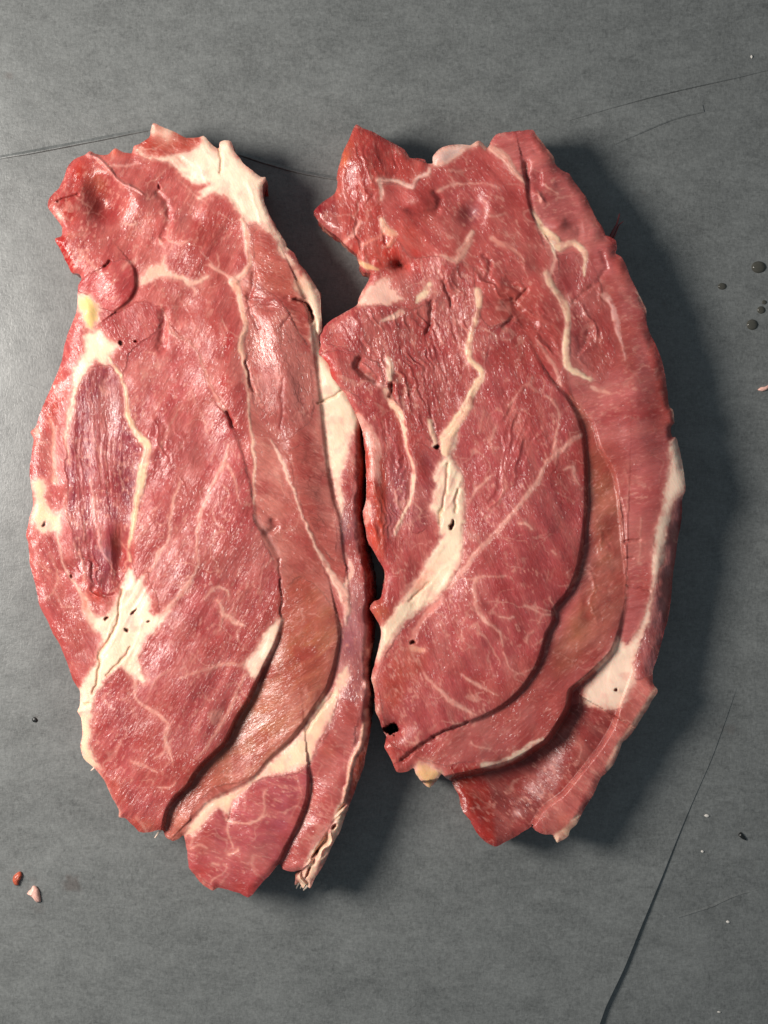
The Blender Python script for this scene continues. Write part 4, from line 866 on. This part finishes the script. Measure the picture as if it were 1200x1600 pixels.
R.hole(704,820,3.2,10,25,14); R.hole(680,699,7,5,0,10,(30,10,12)); R.hole(964,1077,3.6,3.6,0,8,(50,40,30)); R.hole(644,1004,3,6,40,8,(80,26,28)); R.hole(920,520,0.8)
R.tint(970,1079,8,(206,176,160),.5,5)
R.tint(737,335,14,(140,72,84),.7,18,30,.7); R.tint(710,300,26,(176,82,86),.5,18); R.tint(740,330,8,(196,150,160),.5,12,0,1)
R.tint(540,252,7,(226,120,70),.8,34,8,.4,.2); R.tint(600,220,24,(170,54,70),.5,20); R.tint(545,400,22,(206,90,66),.5,14); R.tint(510,566,8,(214,40,36),.95,10,0,.9); R.tint(522,585,10,(206,64,54),.7,20)
R.tint(595,955,14,(206,110,74),.8,18,-20,.4); R.tint(640,1040,26,(200,96,66),.6,34,20); R.tint(610,1080,18,(196,86,60),.6,40); R.tint(612,1165,14,(206,80,70),.6,24,0,.5); R.tint(680,1170,26,(206,84,80),.5,18); R.tint(670,1190,16,(206,120,100),.5,8)
R.tint(660,910,10,(206,70,50),.5,30,40); R.tint(890,450,20,(176,84,86),.4,40); R.tint(930,330,10,(200,92,76),.5,60,-35); R.tint(1030,590,9,(200,84,74),.7,60,-12); R.tint(970,420,10,(204,92,80),.6,30,-20); R.tint(850,230,14,(196,84,72),.5,24,-30)
R.tint(930,720,12,(192,116,80),.4,50,-10); R.tint(955,760,8,(150,90,66),.4,60); R.tint(925,760,7,(150,120,110),.5,30); R.tint(915,890,9,(150,140,140),.6,16,0,.6); R.tint(910,985,22,(190,120,80),.4,16,-30)
R.tint(800,470,44,(206,100,88),.5,34); R.tint(760,300,30,(200,96,100),.4,20); R.tint(820,640,40,(196,92,84),.4,60)
R.tint(770,1230,20,(130,60,60),.4,30); R.tint(880,1285,16,(210,110,90),.5,14); R.tint(740,1220,20,(188,66,48),.6,30)
R.tint(956,382,9,(130,56,56),.8,12)
R.strands(FATC, -64, 0.9, 12, 90, seed=471, soft=6, wp=.6, tint=False)
RIGHT = R.build('raw red meat steak on the right overlapping its neighbour, with cream seam through the middle')

# ------------------------------------------------------------------ scraps, drops and specks on the paper
def blob(name, x, y, pts, hh, mat, label, cat, group=None, seed=0, jit=1.0):
    """a small lump with the outline pts (pixels about its own centre) and a domed top"""
    P = catmull(pts, 4, True); n = len(P); rs = np.random.RandomState(seed)
    V = []; F = []; rings = [(1.0, 0.0), (1.06, .35), (0.9, .75), (0.6, .97), (0.28, 1.05)] if jit else [(1.0, 0.0), (.97, .2), (0.9, .42), (.78, .64), (0.6, .83), (.4, .95), (0.2, 1.01)]
    for (k, z) in rings:
        for i in range(n):
            q = 1 + 0.10 * jit * (rs.rand() - .5)
            V.append((P[i, 0] * k * q * S, -P[i, 1] * k * q * S, z * hh * S * (1 + .15 * jit * (rs.rand() - .5))))
    V.append((0, 0, hh * 1.02 * S))
    for r in range(len(rings) - 1):
        for i in range(n):
            j = (i + 1) % n; F.append((r * n + i, r * n + j, (r + 1) * n + j, (r + 1) * n + i))
    b = (len(rings) - 1) * n; c = len(V) - 1
    for i in range(n): F.append((b + i, b + (i + 1) % n, c))
    me = bpy.data.meshes.new(name); me.from_pydata(V, [], [tuple(reversed(f)) for f in F]); me.update()
    for p in me.polygons: p.use_smooth = True
    me.materials.append(mat)
    o = bpy.data.objects.new(name, me); C.objects.link(o)
    o.location = ((x - 600) * S, (800 - y) * S, -3.0 * S)
    tag(o, label, cat, group); return o
M_SCRAP_FAT = plain_material('scrap_fat', (236, 182, 168), .4, .25, 900)
M_SCRAP_RED = plain_material('scrap_flesh', (176, 84, 60), .35, .4, 900)
M_DARKBIT = plain_material('dark_speck', (22, 24, 24), .35, .3, 900)
M_LINT = plain_material('pale_lint', (200, 196, 190), .7, .15, 900)
def drop_material():
    m = bpy.data.materials.new('meat_juice')
    nt, N, L_, P = nodes_of(m)
    tc = N.new('ShaderNodeTexCoord'); n = N.new('ShaderNodeTexNoise'); n.inputs['Scale'].default_value = 700
    L_.new(tc.outputs['Object'], n.inputs['Vector'])
    mx = N.new('ShaderNodeMix'); mx.data_type = 'RGBA'; mx.inputs['A'].default_value = (0.040, 0.040, 0.034, 1); mx.inputs['B'].default_value = (0.085, 0.082, 0.070, 1)
    L_.new(n.outputs['Fac'], mx.inputs['Factor']); L_.new(mx.outputs['Result'], P.inputs['Base Color'])
    P.inputs['IOR'].default_value = 1.34; P.inputs['Roughness'].default_value = 0.12
    return m
M_DROP = drop_material()
blob('fat_scrap', 53, 1396, [(0,-12),(7,-6),(9,4),(10,12),(4,13),(-3,5),(-10,0),(-5,-6)], 9, M_SCRAP_FAT, 'pale pink triangular fat scrap on the paper at lower left', 'scrap', seed=1)
blob('meat_scrap', 27, 1373, [(3,-11),(7,-7),(5,0),(2,5),(1,10),(-4,9),(-7,3),(-5,-5)], 8, M_SCRAP_RED, 'small curled reddish brown meat scrap above the fat scrap', 'scrap', seed=2)
blob('fat_scrap', 1194, 607, [(-9,2),(-5,-2),(2,-3),(8,-6),(10,-3),(4,2),(-3,4)], 5, M_SCRAP_FAT, 'tiny pink fat scrap at the right edge of the paper', 'scrap', seed=3)
def circ(r, ry): return [(r * math.cos(a), ry * math.sin(a)) for a in np.linspace(0, 2 * math.pi, 9)[:-1]]
for (x, y, r, ry, lb) in [(1186, 417, 11.5, 9.5, 'largest clear drop of juice near the right edge'), (1129, 447, 7, 5.5, 'small clear drop nearest to the right steak'), (1190, 484, 6.5, 6, 'round brown drop of juice below the tiny one at the right edge'), (1195, 472, 4, 3.5, 'tiny drop of juice right above the round brown one'), (1176, 507, 9, 8.5, 'round dark drop of juice, lowest of those at the right edge')]:
    blob('juice_drop', x, y, circ(r, ry), r * .42, M_DROP, lb, 'drop', 'drops of juice on the paper', seed=int(x), jit=0.0)
blob('dark_speck', 1159, 1307, [(-5,-2),(-1,-6),(4,0),(7,6),(1,4)], 5, M_DARKBIT, 'black speck on the paper at lower right', 'speck', seed=9)
blob('dark_speck', 54, 1125, [(-4,-2),(0,-4),(4,0),(2,4),(-3,3)], 2.5, M_DARKBIT, 'small dark speck on the paper left of the left steak', 'speck', seed=10)
for (x, y, w, h2, lb) in [(1105, 1275, 4, 2.4, 'larger fleck of white lint right of the paper edge'), (1098, 1331, 2.4, 2, 'tiny white lint fleck left of the black speck'), (1124, 1582, 3, 1.3, 'white lint fleck at the bottom right'), (1138, 1441, 3, 2.2, 'curved white lint fleck by the lower crease'), (1175, 88, 1.8, 2.6, 'white lint fleck at the top right')]:
    blob('lint', x, y, [(-w, 0), (-w * .3, -h2), (w * .7, -h2 * .6), (w, h2 * .3), (0, h2)], 2.2, M_LINT, lb, 'lint', 'flecks of lint', seed=int(y))
# frayed threads of tissue that belong to the steaks
def thread(parent, P, r, mat, name='tissue_thread'):
    Q = catmull(np.array(P, float), 4); n = len(Q); V = []; F = []
    W = unproject(Q[:, 0], Q[:, 1], Q[:, 2]) - np.array(parent.location)
    for i in range(n):
        t = W[min(i + 1, n - 1)] - W[max(i - 1, 0)]; t /= np.linalg.norm(t) + 1e-9
        a = np.cross(t, [0, 0, 1.0]); a /= np.linalg.norm(a) + 1e-9; b = np.cross(t, a)
        rr = r * S * (1 - .75 * i / (n - 1))
        for k in range(6): V.append(W[i] + rr * (a * math.cos(k * math.pi / 3) + b * math.sin(k * math.pi / 3)))
    for i in range(n - 1):
        for k in range(6): F.append((i * 6 + k, i * 6 + (k + 1) % 6, (i + 1) * 6 + (k + 1) % 6, (i + 1) * 6 + k))
    return mesh_np(name, np.array(V), np.array(F), mat, parent)
M_THREAD = plain_material('tissue_red', (120, 52, 54), .4, .3, 900)
M_TENDON = plain_material('tissue_pale', (240, 214, 194), .4, .15, 900)
thread(RIGHT, [(950, 380, 60), (958, 362, 62), (964, 350, 58), (968, 334, 50)], 3.2, M_THREAD)
thread(RIGHT, [(954, 382, 60), (961, 366, 58), (967, 352, 55), (974, 346, 52)], 2, M_THREAD)
thread(LEFT, [(256, 1290, 60), (250, 1298, 50), (242, 1309, 42)], 3.2, M_TENDON)
thread(LEFT, [(474, 1368, 45), (468, 1378, 38), (463, 1388, 30)], 3.5, M_TENDON)
thread(LEFT, [(486, 1370, 45), (482, 1382, 38), (474, 1391, 30)], 3.8, M_TENDON)
thread(LEFT, [(480, 1365, 48), (474, 1380, 40), (469, 1388, 32)], 3, M_TENDON)
thread(LEFT, [(498, 512, 70), (501, 518, 66), (502, 527, 60)], 3, M_TENDON)
thread(LEFT, [(150, 1196, 50), (146, 1201, 46), (142, 1204, 42)], 2.4, M_TENDON)
